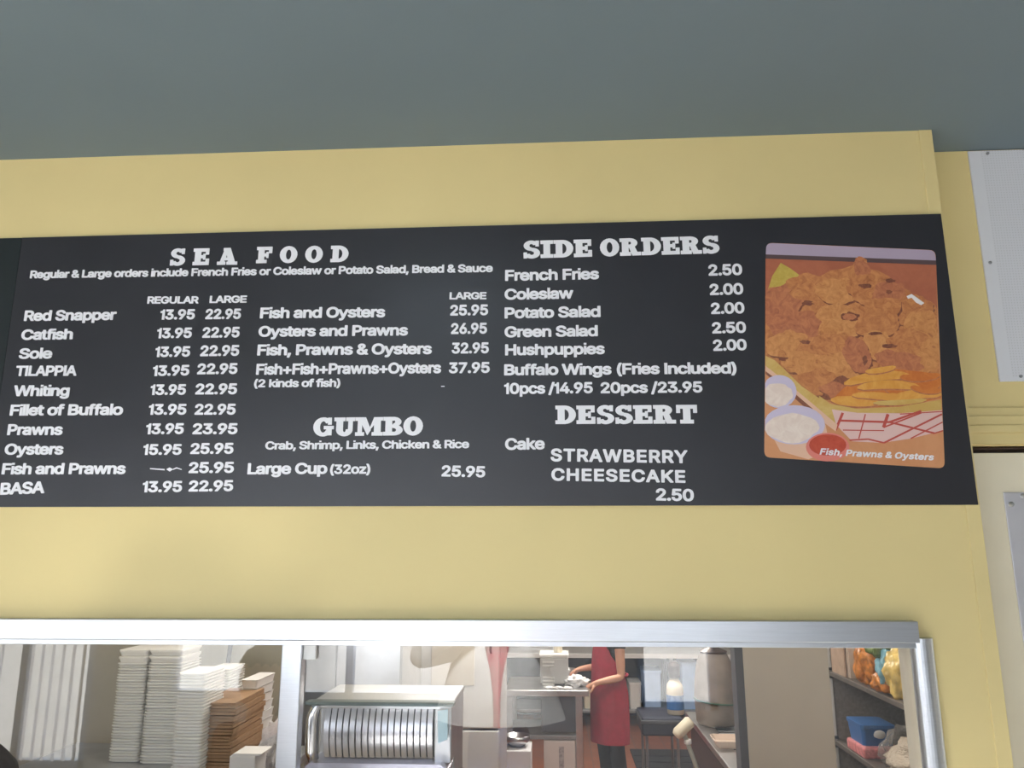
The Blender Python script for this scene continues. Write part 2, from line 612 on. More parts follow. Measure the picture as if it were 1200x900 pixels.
g.build('pane', M_glass, win)
g = MB()
g.box((xm0 + 0.01, 0.016, ZS), (xa + 0.002, 0.020, z2 + 0.003))
g.build('pane', M_glass, win)
k = MB()
p0, p1 = W(356, 759, 0.006), W(370, 773, 0.006)
k.box((p0.x, 0.004, p1.z), (p1.x, 0.016, z2), 0.002)
k.build('clip', M_white, win)

# ------------------------------------------------------------------ menu board
YF = -0.008                                        # face of the board
xs0 = (W(26, 280, YF).x + W(2, 450, YF).x) / 2     # joint with the next board
zt, zb = (W(0, 279.5, YF).z + W(1103, 250.5, YF).z) / 2, (W(0, 594, YF).z + W(1146, 591, YF).z) / 2
xe = (W(1103, 251, YF).x + W(1146, 591, YF).x) / 2
ztl, ztr = W(26, 278.5, YF).z, W(1103, 250.5, YF).z
zbl, zbr = W(2, 594, YF).z, W(1146, 591.5, YF).z
board = thing('menu_board', 'wide black menu board with white lettering on the yellow wall', 'menu board', ((xs0 + xe) / 2, 0, zb))
p = MB()
p.prism([(xs0, zbl), (xe, zbr), (xe, ztr), (xs0, ztl)], YF, -0.001)
p.build('panel', M_black, board)
p = MB()
p.prism([(-2.3, zbl + 0.002), (xs0 - 0.002, zbl), (xs0 - 0.002, ztl), (-2.3, ztl + 0.003)], YF + 0.001, -0.001)
tag(p.build('blank_menu_panel', M_black2), 'darker black panel at the left end of the lettered menu board', 'menu board')

GL = {'a':[159,[[48,-2,75,-2,98,5,106,0,133,0,138,1,143,5,144,10,144,99,142,115,136,129,125,142,109,151,91,155,70,156,49,153,30,145,16,134,5,115,6,108,12,103,41,96,47,99,59,112,75,116,91,114,96,106,95,101,46,95,28,89,14,80,3,66,0,54,0,43,3,31,8,22,25,6],[59,38,52,40,49,44,48,50,51,54,64,58,88,61,97,61,95,52,88,43,75,38]]],'b':[173,[[76,-2,97,-3,114,1,131,8,144,19,155,33,162,50,165,69,164,90,161,106,155,120,144,134,133,144,115,153,97,156,76,155,57,149,56,162,56,191,52,198,44,200,18,200,13,197,10,193,9,10,12,3,18,0,47,0,55,6],[81,38,69,43,61,52,57,69,57,87,61,101,68,110,78,115,91,116,104,111,112,101,116,87,117,69,113,55,105,43,94,38]]],'c':[161,[[66,-2,97,-2,124,7,134,15,144,25,152,38,154,48,152,53,147,56,118,62,111,59,103,45,95,40,79,38,66,41,55,52,50,69,51,87,57,104,68,114,87,116,100,111,113,94,118,92,129,94,147,98,151,101,154,108,152,116,144,128,134,139,121,148,105,153,79,156,53,152,32,141,14,123,6,106,2,85,3,62,8,43,18,26,32,12,47,4]]],'d':[173,[[62,-2,89,-2,110,6,121,0,147,0,154,3,158,8,158,192,155,196,150,200,121,200,115,198,110,191,110,151,108,149,89,155,74,156,58,154,42,149,29,140,18,130,10,116,5,101,2,85,2,66,6,49,12,33,21,21,33,10,47,2],[74,38,63,43,54,55,50,71,50,87,55,101,63,111,74,115,86,116,97,111,106,101,110,85,110,66,105,52,98,43,87,38]]],'e':[165,[[67,-2,100,-2,126,7,138,15,147,24,153,36,155,45,152,50,147,53,118,59,111,55,105,45,100,41,89,38,76,38,67,40,60,45,54,52,52,59,150,60,155,63,158,69,156,97,150,116,139,133,124,145,105,153,82,156,58,154,39,146,22,132,10,116,3,94,2,69,6,48,16,29,29,14,47,4],[53,99,59,108,71,115,87,116,98,111,105,104,105,99]]],'f':[106,[[26,1,58,0,64,4,67,8,67,114,94,116,100,120,101,125,101,144,98,151,92,154,68,155,68,161,71,166,92,165,100,170,107,193,106,198,102,202,89,206,71,207,58,206,44,201,33,193,24,182,20,170,20,156,18,154,-2,154,-9,147,-9,125,-6,118,0,115,20,114,20,11,21,6]]],'g':[173,[[63,-52,92,-53,118,-47,139,-35,153,-19,158,4,158,143,155,151,147,154,121,154,110,148,89,155,63,155,50,152,37,146,18,129,6,105,2,77,5,54,13,34,27,19,42,8,47,7,34,6,13,-5,8,-12,10,-19,19,-31,32,-41,47,-48],[71,-12,58,-7,47,6,68,2,89,3,110,9,109,0,105,-6,92,-12],[79,42,66,45,58,51,52,63,50,80,52,96,59,108,68,114,82,116,95,113,104,105,110,91,111,75,108,61,101,49,92,43]]],'h':[167,[[15,1,47,0,55,6,58,100,66,111,73,114,84,116,98,111,104,100,106,6,110,2,115,0,141,0,146,2,151,6,152,11,152,95,151,109,147,123,140,135,130,144,115,152,97,156,76,155,57,149,56,191,54,196,44,200,21,200,14,198,10,193,9,189,9,11,10,6]]],'i':[71,[[15,1,48,0,53,3,56,8,56,144,55,149,50,153,36,156,45,158,53,163,61,175,60,189,50,200,37,205,21,203,10,196,5,184,5,175,10,165,19,159,29,156,14,152,9,144,9,11,10,6]]],'k':[156,[[15,1,47,0,55,5,56,11,57,55,60,57,110,1,146,0,155,4,158,8,157,15,95,86,151,137,153,147,146,154,107,154,57,109,56,193,51,198,44,200,18,200,11,196,9,189,9,11,10,6]]],'l':[80,[[41,0,57,-1,73,1,80,5,83,12,76,36,70,40,57,40,56,190,55,195,50,199,18,200,13,197,9,190,10,31,14,19,21,10,31,3]]],'m':[246,[[15,1,47,0,55,6,57,100,64,111,70,115,78,116,89,114,95,107,96,11,99,3,107,0,133,0,142,6,145,104,149,111,160,116,170,116,179,111,183,102,183,8,188,2,196,0,222,0,228,4,230,8,230,109,225,128,214,142,199,152,178,157,162,156,149,154,126,141,112,151,94,156,73,156,55,149,47,154,21,154,12,151,9,144,9,11,10,6]]],'n':[167,[[15,1,47,0,55,6,57,95,61,107,70,114,81,116,91,115,98,111,103,104,105,95,105,11,110,2,115,0,141,0,149,4,152,11,152,53,152,97,150,114,143,130,130,144,115,152,97,156,76,155,55,148,47,154,15,153,10,149,9,142,9,11,10,6]]],'o':[169,[[66,-2,82,-3,100,-1,116,3,128,10,140,19,149,31,156,45,160,59,162,76,160,94,156,108,149,123,139,134,126,145,110,152,95,155,79,156,63,155,47,150,34,143,24,134,14,123,7,108,3,94,2,76,3,59,7,45,14,31,24,19,37,9,50,2],[74,38,63,43,54,55,50,71,51,87,56,101,64,111,74,115,88,116,100,111,109,99,113,83,113,66,108,52,100,43,89,38]]],'p':[173,[[15,-49,47,-50,55,-45,56,-40,57,5,68,0,81,-2,110,-1,133,10,152,28,163,54,165,85,158,113,144,135,123,150,99,156,76,155,55,148,51,153,44,154,18,154,11,150,9,143,9,-40,10,-44],[84,38,70,42,63,50,57,64,56,82,59,96,66,108,76,114,89,116,102,112,111,103,116,89,117,73,114,56,107,46,97,39]]],'r':[108,[[15,1,47,0,55,6,57,100,63,108,70,113,81,115,97,113,106,118,107,123,107,147,105,152,99,156,76,156,55,149,47,154,21,154,15,153,10,149,9,11,10,6]]],'s':[149,[[55,-2,87,-2,114,6,124,13,133,22,141,40,140,62,135,72,126,80,108,90,64,101,55,106,55,111,59,113,72,117,82,116,87,114,96,101,103,98,132,103,138,108,139,116,135,125,122,141,106,151,85,156,59,155,35,148,17,134,11,125,7,116,7,104,9,92,14,83,22,75,40,65,85,54,90,52,94,48,93,44,87,40,69,37,61,38,53,42,46,55,40,58,11,54,4,50,2,43,4,36,15,17,32,5]]],'t':[95,[[52,0,71,-1,86,1,93,4,96,11,91,33,87,37,81,40,63,39,62,42,61,112,63,115,81,115,89,119,92,124,92,143,90,150,84,154,63,155,61,178,58,184,52,186,21,186,16,183,14,178,13,155,-3,153,-7,150,-9,145,-9,124,-7,119,0,115,14,115,14,42,17,26,22,16,30,9,39,4]]],'u':[167,[[57,-1,84,-1,105,6,112,1,118,0,141,0,150,4,152,11,152,142,148,152,141,154,115,154,109,152,105,147,105,63,103,53,99,47,91,41,78,39,66,42,59,49,57,60,56,145,55,149,47,154,21,154,15,153,11,149,9,145,9,58,12,37,19,23,29,12,42,4]]],'w':[229,[[49,1,80,0,87,4,111,75,136,4,145,0,169,0,177,3,180,8,225,139,226,147,223,151,216,154,187,154,180,151,161,94,156,81,133,151,127,154,98,154,91,151,88,147,67,80,43,151,35,154,9,154,1,152,-3,147,-2,139,43,8]]],'y':[159,[[22,-50,46,-50,65,-45,79,-33,91,-15,158,145,154,152,148,154,120,154,112,151,80,77,78,70,75,71,41,152,33,154,4,154,-1,152,-4,147,-4,140,51,11,46,-3,41,-9,23,-9,14,-15,7,-40,12,-47]]],'z':[155,[[11,1,132,0,137,1,142,4,145,11,145,32,140,39,134,41,74,41,142,123,143,144,140,151,129,154,19,154,10,151,7,144,7,123,11,116,19,114,71,114,75,111,6,32,5,8]]],'A':[194,[[1,1,33,0,41,2,45,8,61,48,64,50,127,49,145,6,148,2,153,0,182,0,190,3,194,8,194,13,151,116,118,196,109,200,77,200,72,198,68,193,-5,13,-4,6],[80,91,78,93,93,132,98,123,110,93,106,91]]],'B':[185,[[18,1,97,0,121,2,147,10,165,25,173,41,176,60,174,74,169,86,160,97,151,104,163,118,168,135,167,154,160,171,152,181,142,189,128,195,115,198,97,200,24,200,14,196,12,189,12,11,13,6],[63,41,61,43,62,81,102,81,118,76,125,69,128,60,127,53,121,46,105,42],[63,121,61,123,61,158,100,159,113,155,119,149,120,142,118,132,113,127,100,122]]],'C':[206,[[88,-1,108,-2,129,0,147,5,163,14,176,25,187,39,195,55,197,69,194,75,189,77,157,77,150,71,145,60,140,53,126,44,115,41,102,40,81,45,66,57,55,78,53,107,59,132,67,144,79,154,92,159,108,160,123,158,136,151,144,142,149,130,152,126,157,123,191,124,196,128,198,132,194,149,183,168,166,184,144,196,121,201,87,201,71,197,56,191,42,183,31,172,13,146,7,125,4,100,7,71,15,50,27,32,45,15,66,4]]],'D':[203,[[18,1,92,0,118,3,147,14,160,23,172,34,181,48,189,67,192,86,193,109,190,128,184,147,174,163,163,176,139,191,110,199,24,200,14,196,12,189,12,11,13,6],[63,41,61,43,61,158,102,158,116,154,128,146,140,130,145,109,144,83,136,64,126,52,110,44,92,41]]],'E':[170,[[18,1,147,0,155,2,159,8,159,32,157,36,152,40,63,41,61,43,61,79,63,80,144,81,149,85,151,90,152,111,149,117,142,121,63,122,61,123,61,158,147,159,153,161,157,165,158,191,155,197,149,200,24,200,14,196,12,189,12,11,13,6]]],'F':[167,[[18,1,50,0,55,2,60,6,61,76,63,78,136,78,142,79,146,83,148,109,146,114,142,118,63,119,61,121,61,158,118,159,147,159,154,163,157,168,157,191,155,196,149,199,24,200,17,198,13,194,12,11,13,6]]],'G':[210,[[88,-1,110,-2,131,0,150,6,168,16,182,29,191,44,198,62,200,81,200,102,197,107,191,111,108,111,102,107,99,102,99,81,102,74,110,70,150,69,147,62,135,48,118,41,94,41,76,48,64,60,56,74,53,90,53,111,57,128,65,142,76,152,89,158,110,160,129,155,139,146,150,128,157,123,189,123,194,125,198,132,191,156,176,176,155,191,129,200,100,202,71,198,45,185,26,168,12,144,5,118,5,86,11,60,23,36,39,19,62,6]]],'H':[209,[[18,1,50,0,55,2,60,6,61,79,63,82,142,82,144,6,149,1,155,0,181,0,189,4,191,11,191,189,189,196,181,200,155,200,149,199,144,195,142,189,142,123,62,123,61,189,58,196,50,200,31,200,21,200,14,196,12,189,12,11,13,6]]],'I':[124,[[7,1,107,0,112,1,116,6,118,29,116,36,109,41,86,41,84,43,84,156,86,159,107,159,115,163,118,168,118,191,113,198,107,200,12,200,6,198,1,193,0,170,3,163,10,159,33,159,35,156,35,43,33,41,10,41,2,36,0,32,1,8]]],'L':[160,[[18,1,142,0,149,2,154,8,154,32,152,36,147,40,63,41,61,43,61,121,61,189,58,196,50,200,24,200,17,198,13,193,12,11,13,6]]],'M':[253,[[18,1,50,0,58,6,60,99,102,5,110,0,134,0,140,1,145,6,186,100,188,6,197,0,223,0,231,2,235,11,235,130,235,189,233,196,223,200,186,200,181,198,176,193,123,72,69,196,60,200,24,200,17,198,13,193,12,189,12,11,13,6]]],'O':[216,[[88,-1,110,-2,129,0,148,6,165,15,178,27,190,41,198,57,203,76,206,100,204,121,198,142,190,158,177,175,162,186,144,196,123,201,102,202,81,200,63,194,47,186,33,175,21,160,11,142,6,123,4,100,6,76,12,57,21,40,34,24,50,12,68,3],[94,41,76,48,61,64,54,86,53,114,60,135,74,150,92,159,113,160,134,152,143,144,150,135,156,114,156,86,149,64,136,50,118,41]]],'P':[181,[[18,1,50,0,55,2,60,6,61,64,102,66,123,69,144,79,161,95,170,116,172,142,164,165,149,183,128,194,105,199,24,200,14,196,12,189,12,11,13,6],[63,106,61,109,61,158,100,159,115,153,121,147,124,135,122,123,117,114,110,109,100,107]]],'R':[182,[[18,1,50,0,55,2,60,6,61,67,63,70,90,69,128,6,133,1,168,0,176,2,180,8,179,15,140,79,155,90,165,103,172,125,171,151,161,172,144,187,126,196,105,200,24,200,16,197,12,189,12,11,13,6],[63,111,61,114,61,158,100,159,116,154,121,147,124,137,123,125,118,118,111,114,102,111]]],'S':[181,[[69,-2,107,-2,122,1,138,8,151,16,161,26,168,38,172,52,172,66,168,80,160,92,151,100,127,113,70,129,61,134,58,139,58,148,64,155,75,160,88,161,102,160,113,155,119,148,122,138,130,133,159,133,168,139,169,146,166,160,160,172,151,181,128,196,99,202,65,200,39,190,26,181,18,172,9,150,9,136,11,125,18,113,28,103,54,89,112,73,120,68,123,64,123,54,117,47,104,40,88,38,73,40,61,45,55,52,51,64,44,69,12,69,5,64,3,57,6,43,12,31,20,20,41,6]]],'T':[182,[[70,1,104,0,109,3,112,8,113,158,165,159,172,162,176,168,176,191,170,199,165,200,107,200,12,200,5,197,1,191,1,168,7,160,63,158,64,11,65,6]]],'U':[209,[[84,-2,118,-2,134,1,149,7,163,15,173,24,182,36,188,50,192,71,191,193,187,198,181,200,152,200,145,195,143,188,142,66,134,50,118,41,100,39,84,42,70,50,63,62,61,73,61,191,59,195,50,200,31,200,21,200,14,195,12,188,12,71,16,48,26,29,41,15,60,4]]],'W':[276,[[56,1,93,0,101,5,135,116,169,5,174,1,179,0,208,0,216,3,220,8,275,191,271,197,263,200,234,200,228,196,199,100,195,86,193,83,161,191,156,198,151,200,119,200,111,196,77,84,75,86,42,196,33,200,6,200,-1,197,-4,193,-5,186,49,8]]],'Y':[191,[[75,1,106,0,111,1,116,6,117,81,191,189,188,196,182,200,151,200,143,198,101,138,93,126,46,195,41,199,4,200,-1,197,-5,191,-4,184,68,81,68,11,69,6]]],'K':[189,[[18,1,50,0,55,2,60,6,61,64,76,80,139,2,147,0,176,0,185,4,188,11,186,16,111,111,157,156,186,184,187,193,184,198,178,200,139,199,63,127,61,130,61,189,58,196,50,200,31,200,21,200,14,196,12,189,12,11,13,6]]],'0':[184,[[74,-1,92,-2,108,-1,124,5,137,13,147,22,157,36,164,53,169,71,171,95,170,121,166,142,159,161,150,175,137,187,121,196,105,201,90,202,71,201,55,196,42,188,30,177,21,163,14,146,9,128,7,104,8,78,12,57,20,39,29,24,42,12,58,3],[87,39,73,43,62,57,56,78,55,104,57,128,64,146,76,158,90,162,97,160,105,156,115,144,122,123,123,97,121,71,113,53,103,42]]],'1':[184,[[25,1,153,0,161,2,165,8,165,32,161,38,156,40,121,41,120,191,117,197,111,200,88,200,72,199,27,170,22,163,22,135,25,130,30,126,41,128,69,147,72,144,71,41,30,40,22,38,18,32,18,11,20,6]]],'2':[184,[[20,1,154,0,159,1,164,7,165,32,159,40,154,41,88,41,147,102,157,118,161,137,158,161,146,180,125,195,98,202,72,201,49,193,30,179,18,161,14,137,17,131,22,128,51,127,57,129,61,135,63,147,67,154,73,158,83,161,96,161,106,157,112,151,114,142,112,130,101,116,15,32,14,8]]],'3':[184,[[69,-1,101,-1,127,6,148,20,162,39,165,50,166,64,164,78,159,90,151,100,141,109,129,116,115,121,113,123,157,168,157,193,153,198,148,200,25,200,20,198,16,191,17,165,25,159,87,158,51,121,50,95,53,90,59,87,88,87,101,84,112,77,116,69,117,57,113,48,104,42,91,39,75,40,64,43,57,50,53,62,46,67,15,67,7,62,6,55,9,41,20,22,41,7]]],'4':[184,[[105,1,134,0,141,2,146,8,147,36,168,38,173,43,174,48,174,69,172,74,165,78,147,79,147,123,144,129,139,132,110,133,101,128,99,123,98,79,63,79,112,154,132,184,133,193,129,198,123,200,97,200,89,197,4,67,4,46,10,38,98,36,99,8]]],'5':[184,[[71,-1,89,-2,107,0,123,5,139,14,150,25,159,39,164,53,165,69,160,95,154,107,144,118,128,129,110,136,89,138,68,136,70,158,149,160,156,168,156,191,152,197,144,200,52,200,34,199,27,193,15,102,16,95,23,89,50,86,76,96,86,97,97,96,107,90,114,81,117,71,116,60,107,45,99,41,89,39,79,40,68,44,62,50,58,62,50,67,18,66,12,60,12,53,18,34,30,18,50,5]]],'6':[184,[[74,-1,104,-1,127,6,148,22,161,44,164,60,164,76,160,90,153,104,143,115,130,123,117,128,97,132,137,184,138,191,135,197,127,200,98,200,90,197,35,123,17,90,13,74,14,60,16,46,23,32,32,20,43,10,59,3],[85,38,75,41,67,48,62,57,61,71,65,81,72,89,83,93,93,93,104,90,111,83,116,74,117,62,114,53,106,43,96,39]]],'7':[184,[[33,1,66,0,74,4,165,168,165,191,163,196,158,199,64,200,24,200,17,197,13,189,13,168,17,162,24,159,108,158,28,15,27,8]]],'8':[184,[[72,-1,107,-1,136,8,147,15,157,25,165,36,168,48,169,64,165,78,157,93,144,104,155,118,160,132,162,149,158,163,150,177,138,188,123,196,107,201,75,202,48,193,37,186,28,177,20,165,17,154,16,139,19,128,33,104,20,92,12,76,9,57,11,41,20,25,34,13,52,4],[83,39,70,42,62,47,58,55,58,64,62,73,70,79,83,82,96,82,108,78,117,71,120,62,119,53,115,46,107,41,96,39],[86,123,75,125,69,130,65,137,64,146,67,154,73,158,81,161,91,162,102,160,110,154,113,149,113,139,111,132,104,127,96,124]]],'9':[184,[[46,1,80,0,88,4,146,80,157,100,163,116,165,130,163,147,159,161,151,175,139,186,125,195,109,200,93,202,67,200,42,189,25,172,15,149,13,135,15,118,20,104,28,93,37,83,49,76,80,67,41,15,40,8],[77,109,69,114,63,123,61,135,64,147,70,155,77,160,88,162,98,161,107,156,114,147,117,135,115,123,109,114,101,109,88,107]]],'&':[182,[[61,-1,79,-2,95,-1,112,3,126,10,129,9,137,2,142,0,173,0,179,2,183,6,183,15,159,41,170,69,172,88,170,95,163,100,134,100,127,95,124,80,103,102,121,115,131,128,138,142,139,156,134,172,124,186,109,196,92,201,71,201,50,197,34,186,23,172,18,156,19,139,25,125,36,109,19,95,6,78,2,62,3,46,10,29,22,15,40,5],[68,38,61,41,54,46,50,57,54,67,63,75,66,77,71,71,97,43,84,38],[74,134,67,144,66,154,71,160,82,162,90,158,90,149,85,142]]],'+':[184,[[72,13,100,12,109,16,112,23,113,60,155,60,163,65,165,69,165,91,160,99,155,100,116,101,112,102,112,140,110,144,105,148,77,149,68,144,66,140,66,102,63,101,22,100,16,98,13,93,12,69,17,62,24,60,65,60,66,20]]],'/':[104,[[0,-26,29,-27,34,-25,38,-21,104,195,103,202,99,206,92,208,69,208,63,206,59,202,-6,-14,-5,-21]]],'(':[113,[[64,-33,95,-33,102,-30,104,-26,103,-18,88,12,79,38,73,59,71,80,73,106,79,136,90,167,104,197,104,204,98,210,69,211,60,207,48,185,38,162,25,110,24,73,30,35,45,-4,59,-28]]],')':[113,[[9,-33,38,-34,47,-30,70,12,78,35,82,59,84,96,77,139,62,181,51,201,44,209,38,211,12,210,7,208,3,202,3,197,17,168,27,139,33,113,36,87,35,64,29,38,19,12,3,-21,4,-28]]],',':[80,[[9,-41,36,-42,44,-36,66,34,64,41,59,45,25,46,17,41,3,-31,4,-36]]],'.':[80,[[29,0,40,-1,51,1,61,9,66,18,67,28,64,37,56,46,46,51,33,51,22,48,14,42,9,32,8,21,12,12,19,4]]],'-':[184,[[39,67,137,67,142,70,144,77,144,98,139,105,131,107,40,106,35,102,33,95,33,74]]]}

GL['1'] = [112, [[44, 0, 90, 0, 90, 200, 56, 200, 46, 176, 8, 166, 8, 132, 44, 132]]]     # plain one without a foot
GL['I'] = [78, [[14, 0, 62, 0, 62, 200, 14, 200]]]
GL['i'] = [64, [[10, 0, 53, 0, 53, 150, 10, 150], [10, 170, 53, 170, 53, 206, 10, 206]]]
GL['l'] = [64, [[10, 0, 53, 0, 53, 206, 10, 206]]]
SLAB = {'S':[168,[[67,-4,76,-6,94,-6,110,-3,128,3,142,10,154,21,162,32,168,46,169,60,166,74,160,86,149,98,136,107,120,114,104,118,86,120,84,125,72,129,68,133,65,138,63,148,66,157,72,163,82,166,92,163,102,151,122,155,123,154,123,138,124,136,156,135,158,136,159,200,158,202,156,203,126,203,124,202,122,197,108,202,96,205,74,206,58,203,44,198,30,190,19,180,12,170,6,156,5,144,8,130,14,118,24,107,36,98,50,91,66,87,82,86,84,79,94,77,100,74,104,70,108,63,109,54,104,44,94,37,84,36,78,37,73,40,62,52,40,47,39,48,39,64,38,66,36,67,6,67,4,66,3,64,4,-2,6,-3,36,-3,38,-2,40,5,58,-2]]],'E':[182,[[-2,-2,0,-3,178,-2,179,0,179,74,178,76,142,77,140,76,139,40,138,39,86,39,85,40,85,80,86,81,108,81,109,80,109,66,110,64,112,63,134,63,136,64,137,108,137,124,138,125,170,125,172,126,173,128,173,200,172,202,-2,202,-3,200,-2,162,0,161,16,161,17,160,17,40,16,39,0,39,-2,38,-3,36],[86,119,85,120,85,160,86,161,134,161,135,158,135,138,134,137,110,136,109,134,109,120,108,119]]],'F':[170,[[-2,-2,0,-3,114,-2,115,0,115,36,114,38,112,39,86,39,85,40,85,80,86,81,104,81,105,80,105,64,106,62,108,61,130,61,132,62,133,120,134,122,168,121,170,122,171,172,171,200,170,202,168,203,0,203,-2,202,-3,200,-2,162,0,161,16,161,17,160,17,40,16,39,0,39,-2,38,-3,36],[86,119,85,120,85,160,86,161,132,161,133,158,133,140,132,138,106,138,105,136,105,120,104,119]]],'A':[222,[[-2,-2,0,-3,90,-2,91,0,91,34,90,36,88,37,76,38,79,50,82,51,114,51,115,50,118,38,116,37,106,37,104,36,103,34,103,0,104,-2,220,-3,222,-2,223,0,222,36,220,37,194,37,180,78,136,202,134,203,60,202,59,200,59,168,60,166,65,164,29,38,28,37,0,37,-2,36,-3,34],[92,87,91,88,100,118,101,112,107,88,106,87]]],'O':[192,[[89,-6,96,-7,126,-1,153,14,174,37,188,66,193,100,188,133,173,164,152,187,126,201,101,206,94,207,64,201,37,186,15,162,2,134,-3,100,2,67,17,36,38,13,64,-1],[94,37,86,40,78,48,71,62,67,80,65,100,67,120,72,139,78,152,86,160,96,163,104,160,112,152,119,138,123,120,125,100,123,80,118,61,112,48,104,40]]],'D':[194,[[-2,-2,0,-3,90,-3,118,2,134,8,150,17,162,27,174,40,183,54,189,68,193,82,195,100,194,116,189,132,182,148,172,162,162,173,152,181,134,192,118,198,102,202,90,203,0,203,-2,202,-3,200,-2,162,0,161,18,161,19,160,19,40,18,39,0,39,-2,38,-3,36],[88,39,87,42,87,160,90,160,98,158,104,154,112,146,119,136,125,118,127,100,125,82,119,64,110,52,98,42]]],'I':[122,[[-2,-2,0,-3,122,-3,124,-2,125,36,124,38,122,39,96,39,95,40,95,160,96,161,122,161,124,162,125,200,124,202,120,203,0,203,-2,202,-3,200,-2,162,0,161,26,161,27,160,27,40,26,39,0,39,-2,38,-3,36]]],'R':[210,[[-2,-2,0,-3,106,-3,108,-2,109,0,109,30,110,34,121,0,122,-2,124,-3,210,-2,211,0,210,38,208,39,174,39,149,102,162,113,168,120,173,128,176,136,177,146,176,156,173,164,168,172,161,180,152,187,142,193,122,200,100,203,-2,202,-3,200,-2,162,0,161,18,161,19,160,19,40,18,39,0,39,-2,38,-3,36],[88,39,87,40,87,88,88,89,93,88,96,78,108,39],[88,127,87,128,87,160,88,161,100,161,104,163,108,159,111,154,113,148,112,140,110,135,106,131,102,128]]],'G':[202,[[87,-6,114,-6,138,2,144,5,184,6,185,8,185,72,186,73,202,73,204,74,205,76,205,108,204,110,202,111,106,111,104,110,103,108,104,74,106,73,128,73,129,72,129,64,128,62,126,62,124,61,118,50,110,42,103,38,96,37,88,40,81,46,75,56,69,70,66,84,65,100,66,116,69,130,74,143,80,152,88,160,96,163,104,162,110,158,118,150,124,139,126,138,142,145,143,144,143,126,144,124,180,123,182,124,183,126,182,202,180,203,146,203,144,202,142,196,138,198,114,206,88,206,66,201,44,190,24,173,9,150,0,126,-3,100,0,74,10,48,23,28,42,11,64,-1]]],'U':[206,[[89,-6,102,-7,114,-6,128,-3,140,1,150,7,162,16,175,32,181,44,185,60,185,160,186,161,206,161,208,162,209,200,208,202,206,203,118,203,116,202,115,200,116,162,118,161,138,161,139,160,139,72,138,71,118,70,115,56,112,48,108,43,104,41,100,41,96,43,92,48,89,54,87,68,87,160,88,161,106,161,108,162,109,200,108,202,104,203,0,203,-2,202,-3,200,-2,162,0,161,18,161,19,160,19,60,23,44,28,34,35,24,44,14,52,8,66,1,76,-3]]],'M':[272,[[-2,-2,0,-3,86,-3,88,-2,89,34,88,36,86,37,66,37,65,38,65,112,66,115,117,6,120,3,123,6,154,60,155,62,152,70,184,115,185,112,185,38,184,37,166,37,164,36,163,0,164,-2,272,-3,274,-2,275,0,275,34,274,36,272,37,254,37,253,38,253,60,253,162,254,163,272,163,274,164,275,200,274,202,182,202,181,194,146,92,144,92,102,202,0,203,-2,202,-3,200,-2,164,0,163,20,163,21,162,21,38,20,37,0,37,-2,36,-3,34]]],'B':[194,[[-2,-2,0,-3,118,-2,132,0,155,8,166,14,176,22,183,30,188,38,192,48,193,58,192,66,189,74,183,84,174,94,155,106,154,108,164,116,170,123,175,130,178,140,179,148,178,158,175,166,168,176,156,187,146,193,134,198,114,202,102,203,0,203,-2,202,-3,200,-2,162,0,161,18,161,19,160,19,40,18,39,0,39,-2,38,-3,36],[110,38,106,39,88,39,87,40,87,80,88,81,100,81,102,78,112,76,118,73,124,67,127,60,127,54,123,46,118,41],[88,119,87,120,87,160,88,161,102,161,106,164,112,160,115,156,117,150,115,140,108,133,98,130,97,120,96,119]]],'T':[194,[[32,-2,34,-3,158,-3,160,-2,161,36,160,38,158,39,132,39,131,40,131,160,132,161,156,161,157,160,157,116,158,114,192,113,194,114,195,116,195,200,194,202,192,203,162,203,0,203,-2,202,-3,116,-2,114,32,113,34,114,35,116,35,160,36,161,60,161,61,160,61,40,60,39,34,39,32,38,31,36]]]}


def layout(text, style, track):
    x, items = 0.0, []
    for ch in text:
        if ch == ' ':
            x += 66 if style == 'sans' else 120
            continue
        adv, loops = (SLAB if style == 'slab' else GL)[ch]
        polys = [[[(l[i], l[i + 1]) for i in range(0, len(l), 2)] for l in loops]]
        items.append((x, polys))
        x += adv + track
    xs = [px + x0 for x0, ps in items for pg in ps for lp in pg for px, _ in lp]
    return items, min(xs), max(xs)


def lettering(text, left, right, cap, parent, style='sans', track=-8, material=None, y=None, th=0.0012, shear=0.0, name='lettering'):
    """raised white letters between two points of the board"""
    y = YF if y is None else y
    a, b_ = W(left[0], left[1], y), W(right[0], right[1], y)
    u = (b_ - a)
    wid = u.length
    u.normalize()
    v = Vector((-u.z, 0, u.x))
    hh = (W(left[0], left[1] - cap, y) - a).length
    items, x0, x1 = layout(text, style, track)
    sx, sy = wid / (x1 - x0), hh / 200.0
    mb = MB()
    for ox, polys in items:
        for pg in polys:
            pts = [[a + u * ((px + ox - x0 + shear * pz) * sx) + v * (pz * sy) for px, pz in lp] for lp in pg]
            flat = [q for lp in pts for q in lp]
            tris = tessellate_polygon([[Vector((q.x, q.z, 0)) for q in lp] for lp in pts])
            vs = [mb.bm.verts.new((q.x, y - th, q.z)) for q in flat]
            vb = [mb.bm.verts.new((q.x, y + 0.0002, q.z)) for q in flat]
            for tr in tris:
                mb.face([vs[i] for i in tr])
            i0 = 0
            for lp in pts:
                n = len(lp)
                for i in range(n):
                    i1, i2 = i0 + i, i0 + (i + 1) % n
                    mb.face((vs[i1], vs[i2], vb[i2], vb[i1]))
                i0 += n
    return mb.build(name, material or M_letter, parent, recalc=True)


